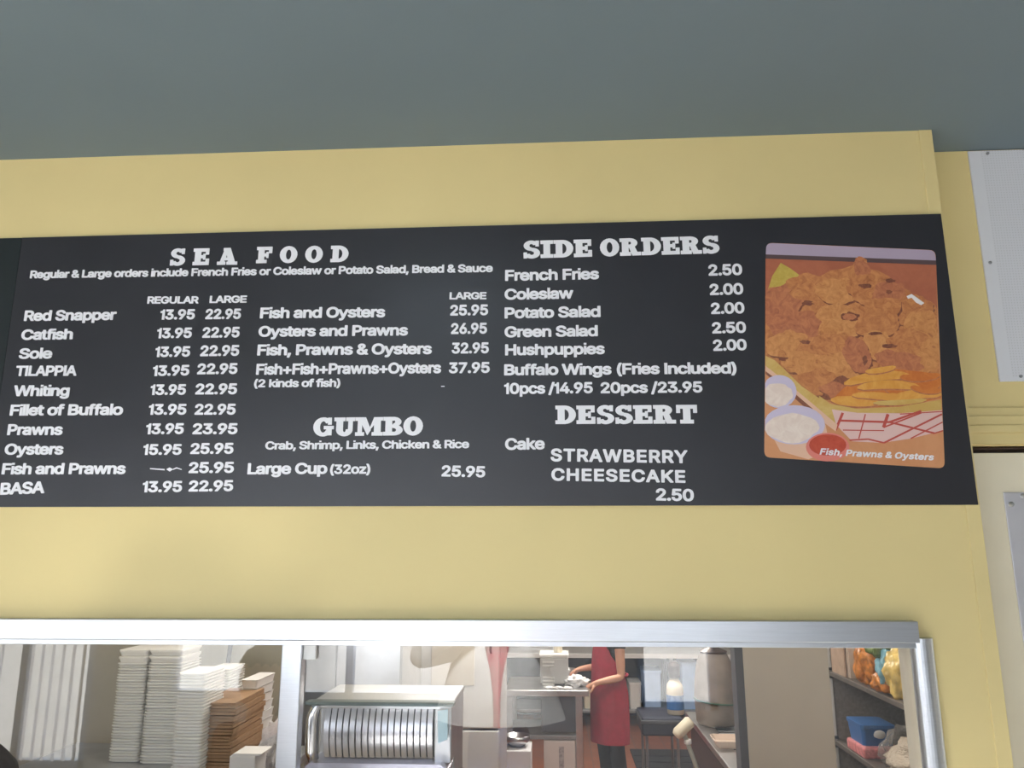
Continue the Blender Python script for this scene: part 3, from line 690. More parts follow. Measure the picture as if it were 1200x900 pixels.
L = lambda *a, **k: lettering(*a, parent=board, **k)
HD = dict(style='slab', track=8, name='heading_lettering')
L('SEA', (199, 311), (278, 310), 19, style='slab', track=90, name='heading_lettering')
L('FOOD', (300, 308.3), (408, 306.8), 18.5, style='slab', track=90, name='heading_lettering')
L('SIDE', (613.5, 302.7), (694, 300.6), 19.8, **HD)
L('ORDERS', (703.3, 300.3), (843.5, 296.5), 19.8, **HD)
L('GUMBO', (366.7, 511), (495.5, 509.7), 21, **HD)
L('DESSERT', (650.8, 496.7), (817.5, 496), 21, **HD)
TX = [
    ('Regular & Large orders include French Fries or Coleslaw or Potato Salad, Bread & Sauce', (35, 326.3), (577.5, 318.8), 9),
    ('REGULAR', (172.5, 356), (232.5, 355.7), 8.4), ('LARGE', (245.5, 355.2), (289, 354.8), 8.4), ('LARGE', (526.7, 351), (570, 350.8), 8.4),
    ('Red Snapper', (28, 376.3), (135.8, 375), 12.2), ('13.95', (187.5, 374.7), (228, 374.2), 11.8), ('22.95', (240.5, 374.2), (282, 373.8), 12),
    ('Catfish', (24.5, 398.6), (85, 397.6), 12.2), ('13.95', (183.7, 396.6), (224.5, 396), 12), ('22.95', (237, 396), (280.5, 395.4), 12.3),
    ('Sole', (21.7, 420.6), (60.8, 420.2), 12.2), ('13.95', (181.7, 418.6), (222.5, 418), 12.2), ('22.95', (234.5, 417.6), (280, 417), 12.6),
    ('TILAPPIA', (18, 440.8), (89.5, 440.4), 12), ('13.95', (178.8, 440.8), (221.5, 440), 12.3), ('22.95', (231, 438.8), (278, 438.2), 12.6),
    ('Whiting', (15.5, 464.4), (81, 464), 12.6), ('13.95', (176, 463), (217.5, 462.6), 12.3), ('22.95', (228.8, 462.4), (277.5, 462), 12.7),
    ('Fillet of Buffalo', (11.3, 487.2), (143.8, 486.4), 12.8), ('13.95', (174, 486.2), (218, 486), 12.6), ('22.95', (228, 486.2), (275.8, 486), 12.8),
    ('Prawns', (8.3, 510), (73, 509.8), 12.8), ('13.95', (170.8, 509), (215, 508.6), 12.6), ('23.95', (225.5, 509), (278, 508.8), 12.8),
    ('Oysters', (5, 533), (73.8, 532.8), 12.9), ('15.95', (167.5, 533.2), (212.5, 533), 12.6), ('25.95', (223, 532.2), (273.3, 531.8), 12.8),
    ('Fish and Prawns', (1.8, 556), (146.8, 555.6), 13), ('25.95', (221, 554.6), (273.8, 554.2), 13),
    ('BASA', (0, 580), (52, 578), 14), ('13.95', (166.8, 577), (213, 576.6), 13), ('22.95', (221, 576.2), (273, 575.6), 13),
    ('Fish and Oysters', (304.5, 373.2), (451.2, 371.9), 12.6), ('25.95', (527.5, 370), (572, 369.4), 12.6),
    ('Oysters and Prawns', (302.7, 394.8), (477.9, 393.2), 12.6), ('26.95', (528.5, 391.6), (570.7, 391), 12.8),
    ('Fish, Prawns & Oysters', (301.3, 416.7), (505.9, 415), 12.8), ('32.95', (529.3, 414.5), (572.8, 414), 12.8),
    ('Fish+Fish+Prawns+Oysters', (300, 439.3), (516.8, 437.4), 12.8), ('37.95', (525.9, 437.6), (573.9, 437), 12.8),
    ('(2 kinds of fish)', (297.6, 454), (398.7, 453.4), 9.4),
    ('Crab, Shrimp, Links, Chicken & Rice', (310.7, 526.9), (549.9, 525.2), 9.6),
    ('Large Cup', (289.9, 556), (383.5, 555.4), 13.2), ('(32oz)', (386.7, 555.6), (433.9, 555.2), 11.2), ('25.95', (517.3, 558.4), (568.5, 559.6), 13.2),
    ('French Fries', (591.9, 329.3), (702, 327.2), 12.8), ('2.50', (830.5, 323.3), (870, 322.3), 13.2),
    ('Coleslaw', (591.3, 351.4), (671.9, 350), 12.8), ('2.00', (832, 346), (871.3, 345), 13.2),
    ('Potato Salad', (591.3, 373.3), (703.9, 371.5), 12.9), ('2.00', (833.5, 368.2), (872.7, 367.2), 13.2),
    ('Green Salad', (591.3, 395.5), (700.7, 394), 12.9), ('2.50', (834.8, 391), (874.5, 390), 13.2),
    ('Hushpuppies', (591.9, 416.6), (708.7, 415), 13), ('2.00', (836, 411.4), (875.3, 410.4), 13.2),
    ('Buffalo Wings (Fries Included)', (590.8, 440), (863.3, 437.8), 13),
    ('10pcs /14.95', (590.8, 461.9), (694.8, 460.8), 13), ('20pcs /23.95', (703.9, 461), (823.3, 460), 13),
    ('Cake', (591.9, 527.4), (638.5, 526.6), 13.8),
    ('2.50', (768.7, 586.6), (813.2, 587.6), 14.4),
]
for tx_, a_, b_, cp_ in TX:
    L(tx_, a_, b_, cp_, track=-17)
L('STRAWBERRY', (645.2, 540.7), (806, 543), 15.2, track=10)
L('CHEESECAKE', (646, 563.3), (803.3, 566), 14.8, track=10)
# the dash in the fish and prawns row and a stray stroke
mb = MB()
for poly in ([(176, 548.6), (193, 549.6), (193, 551.2), (176, 549.8)], [(195, 550), (199, 547.8), (203, 550), (199, 552.6)], [(203, 549.4), (207, 547.6), (213, 549.6), (213, 550.8), (207, 549), (203, 550.6)]):
    mb.prism([(W(x, y, YF).x, W(x, y, YF).z) for x, y in poly], YF - 0.001, YF)
mb.build('dash', M_letter, board)
mb = MB()
mb.prism([(W(x, y, YF).x, W(x, y, YF).z) for x, y in [(517, 452.2), (521, 452.2), (521, 453.3), (517, 453.3)]], YF - 0.001, YF)
mb.build('dash', M_letter, board)

# ------------------------------------------------------------------ printed food photograph on the board
def flat_print(name, col, col2=None, scale=60, dark=None):
    """printed ink: one or two tones broken up like breading"""
    m = bpy.data.materials.new(name)
    m.use_nodes = True
    nt = m.node_tree
    b = nt.nodes['Principled BSDF']
    b.inputs['Roughness'].default_value = 0.4
    b.inputs['Base Color'].default_value = col
    if col2:
        tc = nt.nodes.new('ShaderNodeTexCoord')
        n = nt.nodes.new('ShaderNodeTexNoise')
        n.inputs['Scale'].default_value = scale
        n.inputs['Detail'].default_value = 8
        n.inputs['Roughness'].default_value = 0.65
        n.inputs['Distortion'].default_value = 1.2
        nt.links.new(tc.outputs['Object'], n.inputs['Vector'])
        r = nt.nodes.new('ShaderNodeValToRGB')
        e = r.color_ramp.elements
        e[0].position, e[1].position = 0.40, 0.62
        e[0].color, e[1].color = col, col2
        if dark:
            d = r.color_ramp.elements.new(0.27)
            d.color = dark
        nt.links.new(n.outputs[0], r.inputs[0])
        nt.links.new(r.outputs[0], b.inputs['Base Color'])
    return m


PRN = [
    flat_print('print_tan', srgb(206, 142, 98), srgb(214, 152, 108), 8),           # 0
    flat_print('print_lilac', srgb(178, 162, 182)),                                # 1
    flat_print('print_dark_band', srgb(92, 74, 76)),                             # 2 dark printed band
    flat_print('print_rust', srgb(172, 100, 74), srgb(184, 110, 82), 10),            # 3
    flat_print('print_lemon', srgb(190, 164, 74), srgb(202, 178, 92), 30),         # 4
    flat_print('print_breading', srgb(184, 116, 72), srgb(206, 140, 88), 42, srgb(150, 88, 60)),   # 5
    flat_print('print_breading_light', srgb(196, 130, 78), srgb(214, 152, 96), 48, srgb(166, 102, 68)),  # 6
    flat_print('print_breading_red', srgb(176, 106, 76), srgb(198, 128, 88), 46, srgb(142, 84, 66)),     # 7
    flat_print('print_crevice', srgb(124, 76, 62), srgb(152, 94, 68), 60),          # 8
    flat_print('print_fry', srgb(216, 150, 66), srgb(226, 168, 84), 20),           # 9
    flat_print('print_fry_red', srgb(200, 112, 54), srgb(214, 132, 64), 20),       # 10
    flat_print('print_liner', srgb(204, 166, 92), srgb(214, 182, 112), 14),        # 11
    flat_print('print_check_pale', srgb(226, 190, 184)),                           # 12
    flat_print('print_check_red', srgb(192, 82, 70)),                              # 13
    flat_print('print_cup', srgb(204, 192, 214)),                                  # 14
    flat_print('print_white_sauce', srgb(226, 206, 194), srgb(236, 220, 208), 30), # 15
    flat_print('print_cup_side', srgb(226, 184, 158)),                             # 16
    flat_print('print_pink_ring', srgb(222, 130, 118)),                            # 17
    flat_print('print_red_sauce', srgb(186, 72, 52), srgb(198, 86, 62), 30),       # 18
    flat_print('print_white', srgb(232, 226, 226)),                                # 19
]
YPF = YF - 0.0012
photo = thing('food_photograph', 'printed colour photograph of fried seafood in a red checked basket on the menu board', 'photograph', W(1000, 545, YF))
ph = MB()
NLAY = [0]


def q(cx, cy):
    return (880 + cx / 3.2125, 280 + cy / 3.2125)


def ink(pts, mi, raw=False):
    """one printed patch, a hair above the one before"""
    NLAY[0] += 1
    y = YPF - 0.00002 * NLAY[0]
    ph.mi = mi
    p3 = [W(*(p if raw else q(*p)), YPF) for p in pts]
    vs = [ph.bm.verts.new((p.x, y, p.z)) for p in p3]
    for tr in tessellate_polygon([[Vector((p.x, p.z, 0)) for p in p3]]):
        ph.face([vs[i] for i in tr])


def ell(cx, cy, rx, ry, mi, n=24, wob=0.0, seed=0, rot=0.0):
    pts = []
    for i in range(n):
        a = 2 * PI * i / n
        k = 1 + wob * noise.noise((math.cos(a) * 1.8 + seed, math.sin(a) * 1.8, seed * 1.7)) + wob * 0.5 * noise.noise((math.cos(a) * 5 + seed, math.sin(a) * 5, seed))
        x, y = rx * k * math.cos(a), ry * k * math.sin(a)
        X, Y = cx + x * math.cos(rot) - y * math.sin(rot), cy + x * math.sin(rot) + y * math.cos(rot)
        X = min(max(X, 55 - Y * 0.004), 696 + (Y - 60) * 0.036)
        pts.append((X, min(Y, 832 + (X - 60) * 0.05)))
    ink(pts, mi)


def rline(a, b, wd_, mi):
    a, b = Vector(a), Vector(b)
    d = (b - a).normalized()
    n = Vector((-d.y, d.x)) * wd_ / 2
    ink([a + n, b + n, b - n, a - n], mi)


# the sheet, with round corners
cor = [(57, 15), (694, 43), (729, 864), (50, 822)]
sheet = []
for i in range(4):
    p, a, b_ = Vector(cor[i]), Vector(cor[i - 1]), Vector(cor[(i + 1) % 4])
    da, db = (a - p).normalized() * 24, (b_ - p).normalized() * 24
    for t in range(6):
        t /= 5
        sheet.append((p + da) * (1 - t) ** 2 + p * 2 * t * (1 - t) + (p + db) * t * t)
ph.mi = 0
pts = [W(*q(*p), YF) for p in sheet]
ph.prism([(p.x, p.z) for p in pts], YPF, YF)
ink([p for p in sheet if p[1] < 120] [:0] or [(57, 36)] + [sheet[i] for i in range(0, 12)] + [(697, 84), (56, 60)], 1)
ink([(56, 58), (697, 81), (698, 98), (55, 74)], 2)
ink([(55, 74), (698, 98), (702, 330), (54, 330)], 3)
ink([(112, 90), (150, 112), (212, 158), (200, 185), (64, 192), (80, 140)], 4)
ink([(54, 215), (110, 188), (160, 165), (215, 140), (262, 140), (300, 118), (345, 112), (385, 98), (395, 72), (415, 66), (436, 78), (440, 112), (480, 120), (520, 140), (545, 172), (600, 196), (618, 232), (655, 262), (690, 244), (700, 262), (713, 600), (380, 640), (250, 600), (54, 440)], 5)
lumps = [(130, 230, 90, 60, 7), (230, 190, 90, 55, 5), (330, 195, 80, 55, 6), (420, 115, 28, 48, 7), (440, 190, 75, 55, 5), (520, 215, 70, 55, 7), (600, 270, 80, 55, 5), (110, 300, 70, 60, 7),
         (330, 320, 85, 75, 6), (180, 330, 85, 60, 7), (480, 300, 95, 70, 5), (640, 330, 60, 60, 6), (130, 395, 80, 52, 6), (250, 420, 90, 60, 5), (470, 400, 62, 55, 6), (590, 400, 80, 62, 5),
         (330, 430, 75, 62, 5), (665, 440, 45, 80, 6), (200, 470, 80, 45, 6), (300, 500, 110, 70, 6), (400, 440, 50, 70, 7), (560, 460, 90, 40, 7), (240, 540, 80, 50, 5), (330, 565, 65, 40, 8), (325, 575, 60, 32, 7)]
for i, (cx, cy, rx, ry, mi) in enumerate(lumps):
    if mi != 8 and i % 2 == 0:
        ell(cx + 5, cy + 8, rx * 0.99, ry * 0.99, 8, wob=0.28, seed=i * 1.3, rot=i * 0.7 % 1 - 0.5, n=44)
    ell(cx, cy, rx, ry, mi, wob=0.28, seed=i * 1.3, rot=i * 0.7 % 1 - 0.5, n=34)
for cx, cy, rx, ry in ((372, 292, 34, 18), (468, 356, 24, 7), (522, 404, 30, 8), (428, 458, 10, 18), (205, 388, 20, 8), (524, 158, 18, 8), (430, 178, 26, 9), (215, 242, 24, 9), (120, 452, 16, 7), (520, 200, 12, 8)):
    ell(cx, cy, rx, ry, 8, wob=0.5, seed=cx * 0.1, n=18)
ell(370, 294, 26, 12, 7, wob=0.3, seed=3)


def fry(a, b, wd_, mi, bow=0.0):
    """a chip: a tapered strip with a slight bow"""
    a, b = Vector(a), Vector(b)
    n = Vector((-(b - a).y, (b - a).x)).normalized()
    up, dn = [], []
    for i in range(11):
        t = i / 10
        c = a.lerp(b, t) + n * bow * math.sin(PI * t)
        h = wd_ / 2 * (0.55 + 0.45 * math.sin(PI * min(1, max(0, t * 0.9 + 0.05)))) * (0.35 if i in (0, 10) else 1)
        up.append(c + n * h)
        dn.append(c - n * h)
    ink(up + dn[::-1], mi)


ink([(350, 560), (420, 510), (540, 490), (640, 500), (712, 510), (716, 600), (560, 632), (400, 636), (300, 610)], 10)
for a, b_, wd_, mi, bw in (((350, 545), (600, 515), 40, 9, -14), ((430, 500), (545, 482), 24, 9, 3), ((500, 560), (714, 545), 58, 10, 16), ((400, 560), (640, 560), 36, 9, -12), ((560, 520), (712, 512), 30, 10, 6),
                           ((300, 606), (560, 590), 46, 9, 12), ((380, 588), (600, 612), 30, 9, -8), ((520, 604), (716, 586), 38, 9, -10), ((600, 556), (716, 572), 26, 10, 6), ((460, 618), (660, 606), 22, 11, 4)):
    fry((a[0], a[1] + 4), (b_[0], b_[1] + 4), wd_, 7, bw)
    fry(a, b_, wd_ * 0.9, mi, bw)
ink([(585, 216), (604, 208), (630, 226), (652, 242), (640, 250), (620, 240), (604, 222), (590, 226)], 19)
# table, basket, liner
ink([(53, 470), (150, 580), (300, 690), (380, 760), (480, 768), (610, 752), (722, 700), (728, 840), (708, 862), (70, 822), (51, 800)], 0)
ink([(255, 590), (300, 622), (400, 640), (560, 632), (716, 605), (717, 645), (600, 655), (420, 656), (330, 648), (262, 630)], 11)
ink([(290, 640), (400, 655), (560, 657), (718, 645), (722, 722), (600, 752), (490, 768), (380, 762), (320, 700)], 12)
for a, b_, wd_ in (((330, 684), (520, 690), 8), ((520, 690), (640, 648), 8), ((345, 655), (318, 720), 10), ((515, 660), (498, 710), 12), ((498, 710), (640, 655), 6), ((520, 690), (690, 732), 7), ((370, 758), (440, 754), 6), ((440, 754), (500, 768), 6), ((500, 768), (718, 660), 7), ((430, 660), (405, 752), 5), ((600, 752), (720, 690), 5), ((345, 720), (500, 722), 4), ((560, 660), (720, 650), 4), ((690, 732), (722, 722), 5)):
    rline(a, b_, wd_, 13)
ink([(54, 440), (90, 458), (190, 555), (300, 630), (320, 700), (250, 650), (150, 565), (54, 480)], 11)
ink([(54, 478), (140, 545), (230, 620), (325, 700), (318, 725), (225, 655), (130, 565), (54, 505)], 16)
ink([(54, 498), (140, 562), (232, 640), (225, 655), (130, 570), (54, 508)], 8)
# sauce cups
ell(105, 575, 66, 62, 14)
ell(100, 588, 58, 44, 15, wob=0.15, seed=2)
ink([(52, 690), (110, 800), (215, 830), (300, 800), (280, 700)], 16)
ell(162, 700, 116, 74, 14)
ell(155, 712, 98, 54, 15, wob=0.12, seed=5)
ell(288, 784, 82, 54, 17)
ell(288, 776, 70, 40, 18)
ph.build('print', PRN, photo, recalc=False)
for v_ in ():
    pass
# fix print normals so the ink faces the room
pm = [o for o in COL.objects if o.name.startswith('print')][-1].data
bmp = bmesh.new()
bmp.from_mesh(pm)
for f_ in bmp.faces:
    f_.normal_update()
    if f_.normal.y > 0.5 and f_.calc_center_median().y + photo.location.y < YF - 0.0002:
        f_.normal_flip()
bmp.to_mesh(pm)
bmp.free()
YT = YPF - 0.00002 * (NLAY[0] + 4)
lettering('Fish, Prawns & Oysters', q(258, 812), q(686, 834), 7.6, photo, track=2, material=mat('caption_white', (0.80, 0.78, 0.82), 0.5), y=YT, th=0.0006, shear=0.25, name='caption')

# ------------------------------------------------------------------ white sheet on the recessed wall
def dotted_sheet_mat():
    m = bpy.data.materials.new('dotted_white_sheet')
    m.use_nodes = True
    nt = m.node_tree
    b = nt.nodes['Principled BSDF']
    b.inputs['Roughness'].default_value = 0.5
    tc = nt.nodes.new('ShaderNodeTexCoord')
    br = nt.nodes.new('ShaderNodeTexVoronoi')
    br.inputs['Scale'].default_value = 130
    br.inputs['Randomness'].default_value = 0.0
    nt.links.new(tc.outputs['Object'], br.inputs['Vector'])
    r = nt.nodes.new('ShaderNodeValToRGB')
    r.color_ramp.elements[0].position, r.color_ramp.elements[1].position = 0.25, 0.35
    r.color_ramp.elements[0].color = (0.58, 0.59, 0.62, 1)
    r.color_ramp.elements[1].color = (0.70, 0.71, 0.76, 1)
    nt.links.new(br.outputs['Distance'], r.inputs[0])
    nt.links.new(r.outputs[0], b.inputs['Base Color'])
    return m


YS = YR - 0.006
sa, sb = W(1137, 175, YS), W(1169, 447, YS)
sh = thing('notice_sheet', 'white dotted sheet pinned high on the recessed wall right of the menu board', 'sheet', (sa.x, YR, sb.z))
m_ = MB()
zs_top = min(sa.z, ZC - 0.004)
m_.box(((sa.x + sb.x) / 2, YS, sb.z), (sb.x + 0.72, YR - 0.001, zs_top))
m_.build('panel', dotted_sheet_mat(), sh)
m_ = MB()
x0_ = (sa.x + sb.x) / 2
m_.box((x0_ + 0.0005, YS - 0.0008, sb.z + 0.0006), (x0_ + 0.034, YS + 0.001, zs_top - 0.001))
m_.box((x0_ + 0.034, YS - 0.0008, sb.z + 0.0006), (x0_ + 0.72, YS + 0.001, sb.z + 0.012))
m_.build('margin', mat('sheet_margin', (0.72, 0.73, 0.78), 0.5, var=0.02), sh)
for sx_, sy_ in ((1157, 180), (1160, 308), (1196, 441)):
    p = W(sx_, sy_, YS)
    k = MB()
    k.lathe([(0.001, -0.004), (0.004, -0.003), (0.0045, 0.0), (0.0045, 0.003)], (0, 0, 0), 10)
    bmesh.ops.rotate(k.bm, verts=k.bm.verts, cent=(0, 0, 0), matrix=Matrix.Rotation(-PI / 2, 3, 'X'))
    bmesh.ops.translate(k.bm, verts=k.bm.verts, vec=(p.x, YS - 0.0012, p.z))
    k.build('pin', M_dsteel, sh)

# ------------------------------------------------------------------ left shelf with foam boxes and kraft boxes
ZSH = W(165, 896, 1.0).z
shelf = thing('storage_shelf', 'grey steel shelf behind the left glass holding the foam boxes', 'shelf', (-1.4, 0.95, 0))
s = MB()
sx0, sx1 = -2.0, W(330, 850, 0.9).x
s.box((sx0, 0.58, ZSH - 0.03), (sx1, 1.31, ZSH), 0.004)
s.build('shelf_board', M_dsteel, shelf)
for xx in (sx0 + 0.03, sx1 - 0.03):
    for yy in (0.62, 1.27):
        l = MB()
        l.tube([(xx, yy, 0.0), (xx, yy, ZSH - 0.025)], 0.018, 10)
        l.build('leg', M_steel, shelf)


def rrect(cx, cy, hx, hy, r, z, n=5):
    pts = []
    for qx, qy, a0 in ((1, 1, 0), (-1, 1, 90), (-1, -1, 180), (1, -1, 270)):
        for i in range(n + 1):
            a = math.radians(a0 + 90 * i / n)
            pts.append((cx + qx * (hx - r) + r * math.cos(a), cy + qy * (hy - r) + r * math.sin(a), z))
    return pts


def foam_box(hx, hy, h):
    t = MB()
    r = hx * 0.22
    t.rings([rrect(0, 0, hx * 0.90, hy * 0.90, r * 0.8, 0), rrect(0, 0, hx * 0.97, hy * 0.97, r, h * 0.55), rrect(0, 0, hx * 0.97, hy * 0.97, r, h * 0.60),
             rrect(0, 0, hx, hy, r, h * 0.64), rrect(0, 0, hx, hy, r, h * 0.94), rrect(0, 0, hx * 0.95, hy * 0.95, r * 0.9, h * 0.97), rrect(0, 0, hx * 0.90, hy * 0.90, r * 0.8, h * 0.985)])
    o = t.build('foam_box', M_foam)
    return o


STK = [((132, 167), 1.02, 777, 'white foam box in the leftmost stack behind the glass'),
       ((168, 209), 1.0, 777, 'white foam box in the second stack from the left behind the glass'),
       ((205, 238), 0.74, 789, 'white foam box in the nearer stack beside the kraft boxes'),
       ((238, 265), 1.11, 784, 'white foam box in the far stack behind the kraft boxes')]
first = None
for (pa_, pb_), yy, ptop, lb in STK:
    ax, bx = W(pa_, 830, yy).x, W(pb_, 830, yy).x
    hx = (bx - ax) / 2
    ztop = W((pa_ + pb_) / 2, ptop, yy).z
    n = max(4, int(round((ztop - ZSH) / 0.0102)))
    pit = (ztop - ZSH) / n
    me = None
    src = foam_box(hx, 0.085, pit - 0.0004)
    tag(src, lb, 'foam box', 'stacked white foam boxes')
    src.location = ((ax + bx) / 2, yy + 0.085, ZSH + 0.0002)
    for i in range(1, n):
        o = src.copy()
        COL.objects.link(o)
        o.location = ((ax + bx) / 2 + random.uniform(-.0012, .0012), yy + 0.085 + random.uniform(-.002, .002), ZSH + 0.0002 + pit * i)
        o.rotation_euler.z = random.uniform(-.008, .008)
    if yy > 0.9 and yy < 1.1:
        o = foam_box(hx, 0.085, 0.024)
        tag(o, 'closed white foam box topmost on the %s stack' % ('leftmost' if pa_ < 150 else 'second'), 'foam box', 'stacked white foam boxes')
        o.location = ((ax + bx) / 2, yy + 0.085, ZSH + 0.0003 + pit * n)
        o = o.copy()
        COL.objects.link(o)
        o.location.z += 0.0245
        o['label'] = 'second closed white foam box lying on the %s stack' % ('leftmost' if pa_ < 150 else 'second')

# kraft boxes, folded flat
KY = 0.80
kx0, kx1 = W(226, 850, KY).x, W(272, 850, KY).x
kz = W(250, 823, KY).z
nk = 12
kp = (kz - ZSH) / nk
for i in range(nk):
    k = MB()
    hx = (kx1 - kx0) / 2 + random.uniform(-.004, .004)
    hh = kp * random.uniform(0.80, 0.93)
    nseg = 8
    sag = random.uniform(.0005, .003)
    top, bot = [], []
    for lay in range(2):
        z = hh * 0.52 * lay
        rr = []
        for e in (0, 1):
            zz = z + (hh * 0.46 if e else 0.0)
            rr.append(zz)
        # upper and lower panel with a bowed front edge
        k.rings([[(-hx + 2 * hx * j / nseg, -0.15 + 0.003 * lay, rr[0] + 0.15 * sag * math.sin(PI * j / nseg)) for j in range(nseg + 1)] + [(hx - 2 * hx * j / nseg, -0.15 + 0.003 * lay, rr[1] + sag * math.sin(PI * j / nseg) * 0.3) for j in range(nseg + 1)],
                 [(-hx + 2 * hx * j / nseg, 0.15, rr[0]) for j in range(nseg + 1)] + [(hx - 2 * hx * j / nseg, 0.15, rr[1]) for j in range(nseg + 1)]])
    o = k.build('kraft_box', M_kraft)
    o.location = ((kx0 + kx1) / 2 + random.uniform(-.004, .004), KY + 0.15, ZSH + 0.0003 + kp * i)
    o.rotation_euler.z = 0.02 + random.uniform(-.02, .02)
    tag(o, 'topmost brown kraft box of the stack left of the white mullion' if i == nk - 1 else 'folded brown kraft box in the stack left of the white mullion', 'cardboard box', 'stacked kraft boxes')

# white paper trays behind, right of the kraft boxes
ty = 1.05
tx0, tx1 = W(277, 820, ty).x, W(297, 820, ty).x
tz = W(287, 797, ty).z
for i in range(9):
    k = MB()
    hz = (tz - ZSH) / 9
    k.rings([rrect(0, 0, 0.028, 0.09, 0.008, 0), rrect(0, 0, 0.031, 0.095, 0.008, hz * 0.8), rrect(0, 0, 0.033, 0.097, 0.008, hz * 0.97), rrect(0, 0, 0.028, 0.088, 0.008, hz * 0.9)])
    o = k.build('paper_tray', M_paper)
    o.location = ((tx0 + tx1) / 2 + 0.012 + random.uniform(-.004, .004), ty + 0.1, ZSH + 0.0003 + hz * i)
    tag(o, 'white paper tray in the stack just right of the kraft boxes', 'paper tray', 'stacked paper trays')

# wrapped white bundle and box next to the mullion
bx_ = W(312, 870, 0.75)
k = MB()
k.blob((bx_.x, 0.86, ZSH + 0.085), 0.055, 0.08, 0.095, 0.45, 7, 2.2, 4, flat=ZSH + 0.0005)
tag(k.build('plastic_bag', M_whitefilm), 'crumpled lilac white plastic bag beside the white mullion', 'plastic bag')
k = MB()
ba, bb = W(272, 884, 0.64), W(302, 884, 0.64)
k.box((ba.x, 0.62, ZSH), (bb.x, 0.72, ba.z), 0.003)
k.prism([(ba.x + 0.004, ba.z), (bb.x + 0.012, ba.z), (bb.x + 0.02, ba.z + 0.007), (ba.x + 0.012, ba.z + 0.007)], 0.622, 0.72)
tag(k.build('white_carton', M_paper), 'small white carton with an open lid in front of the kraft boxes', 'carton')

# grey pole behind the kraft stack
pa_, pb_ = W(270, 757, 1.365), W(262, 812, 1.365)
dv = (pa_ - pb_) / (pa_.z - pb_.z)
foot = pb_ - dv * pb_.z
pole = thing('mop_handle', 'dark grey pole leaning on the wall behind the kraft boxes', 'pole', (foot.x, foot.y, 0))
k = MB()
k.tube([foot + Vector((0, 0, 0.06)), pb_, pa_ + dv * 0.25], 0.0095, 10)
k.build('handle', M_charcoal, pole)
k = MB()
k.lathe([(0.036, 0.0), (0.04, 0.03), (0.02, 0.06), (0.012, 0.08)], (foot.x, foot.y, 0), 12)
k.build('head', M_paper, pole)

# ------------------------------------------------------------------ counter and slotted steel toaster
YA = 0.42
counter = thing('kitchen_counter', 'steel counter under the service window', 'counter', (0.2, 0.4, 0))
k = MB()
ccx0 = W(340, 900, 0.2).x
k.box((ccx0, TH + 0.03, 0.96), (XJ + 0.3, 0.95, 1.0), 0.004)
k.build('worktop', M_steel, counter)
k = MB()
k.box((ccx0 + 0.03, TH + 0.08, 0.08), (XJ + 0.27, 0.92, 0.96))
k.build('cabinet', M_dsteel, counter)
k = MB()
k.box((ccx0 + 0.06, TH + 0.14, 0.0), (XJ + 0.24, 0.86, 0.08))
k.build('plinth', M_dark, counter)

P = lambda x, y, Y=YA: W(x, y, Y)
tl, tr = P(360, 822), P(530, 822)
toaster = thing('toaster', 'polished steel slotted toaster close behind the glass right of the mullion', 'toaster', ((tl.x + tr.x) / 2, YA, 1.0))
zt_, zb_ = tl.z, 1.0
zs0, zs1 = P(440, 892).z, P(440, 831).z
xs_0, xs_1 = P(376, 860).x, P(506, 860).x
k = MB()
# back box, sides and top hood with a rolled lip
k.box((tl.x + 0.01, YA + 0.10, zb_ + 0.02), (tr.x - 0.005, YA + 0.32, zt_ - 0.02), 0.006)
k.box((tl.x + 0.006, YA + 0.012, zt_ - 0.022), (tr.x - 0.002, YA + 0.32, zt_ - 0.003), 0.006)
k.box((xs_1 + 0.004, YA + 0.02, zs0 - 0.01), (tr.x - 0.004, YA + 0.14, zt_ - 0.02), 0.004)
k.build('housing', M_steel, toaster)
k = MB()
k.box((tl.x - 0.004, YA - 0.012, zt_ - 0.010), (tr.x + 0.006, YA + 0.03, zt_ + 0.002), 0.004)
k.build('top_rim', mat('dark_green_grey_rim', (0.10, 0.14, 0.14), 0.3, 0.6, var=0.1), toaster)
k = MB()
k.tube([(tl.x + 0.022, YA + 0.03, zs0 - 0.012), (tl.x + 0.012, YA + 0.022, zs0 + 0.02), (tl.x + 0.012, YA + 0.022, zs1 - 0.03), (tl.x + 0.022, YA + 0.022, zs1 + 0.004), (tl.x + 0.05, YA + 0.028, zs1 + 0.012)], [0.016, 0.019, 0.019, 0.017, 0.008], 14)
k.build('side_cheek', M_chrome, toaster, smooth=True)
k = MB()
k.prism([(tl.x + 0.004, zs0 - 0.018), (tr.x - 0.008, zs0 - 0.018), (tr.x - 0.03, zs0 - 0.002), (tl.x + 0.022, zs0 - 0.002)], YA - 0.02, YA + 0.1)
k.box((tl.x + 0.004, YA - 0.02, zb_ + 0.03), (tr.x - 0.008, YA + 0.1, zs0 - 0.018), 0.004)
k.build('front_ledge', mat('lavender_steel', (0.62, 0.62, 0.74), 0.32, 0.85, var=0.04), toaster)
k = MB()
k.box((xs_0 - 0.002, YA + 0.062, zs0 - 0.004), (xs_1 + 0.004, YA + 0.075, zs1 + 0.002))
k.build('slot_back', M_dark, toaster)
ns = 17
M_satin = mat('satin_steel_slat', (0.66, 0.66, 0.70), 0.30, 1.0, var=0.05)
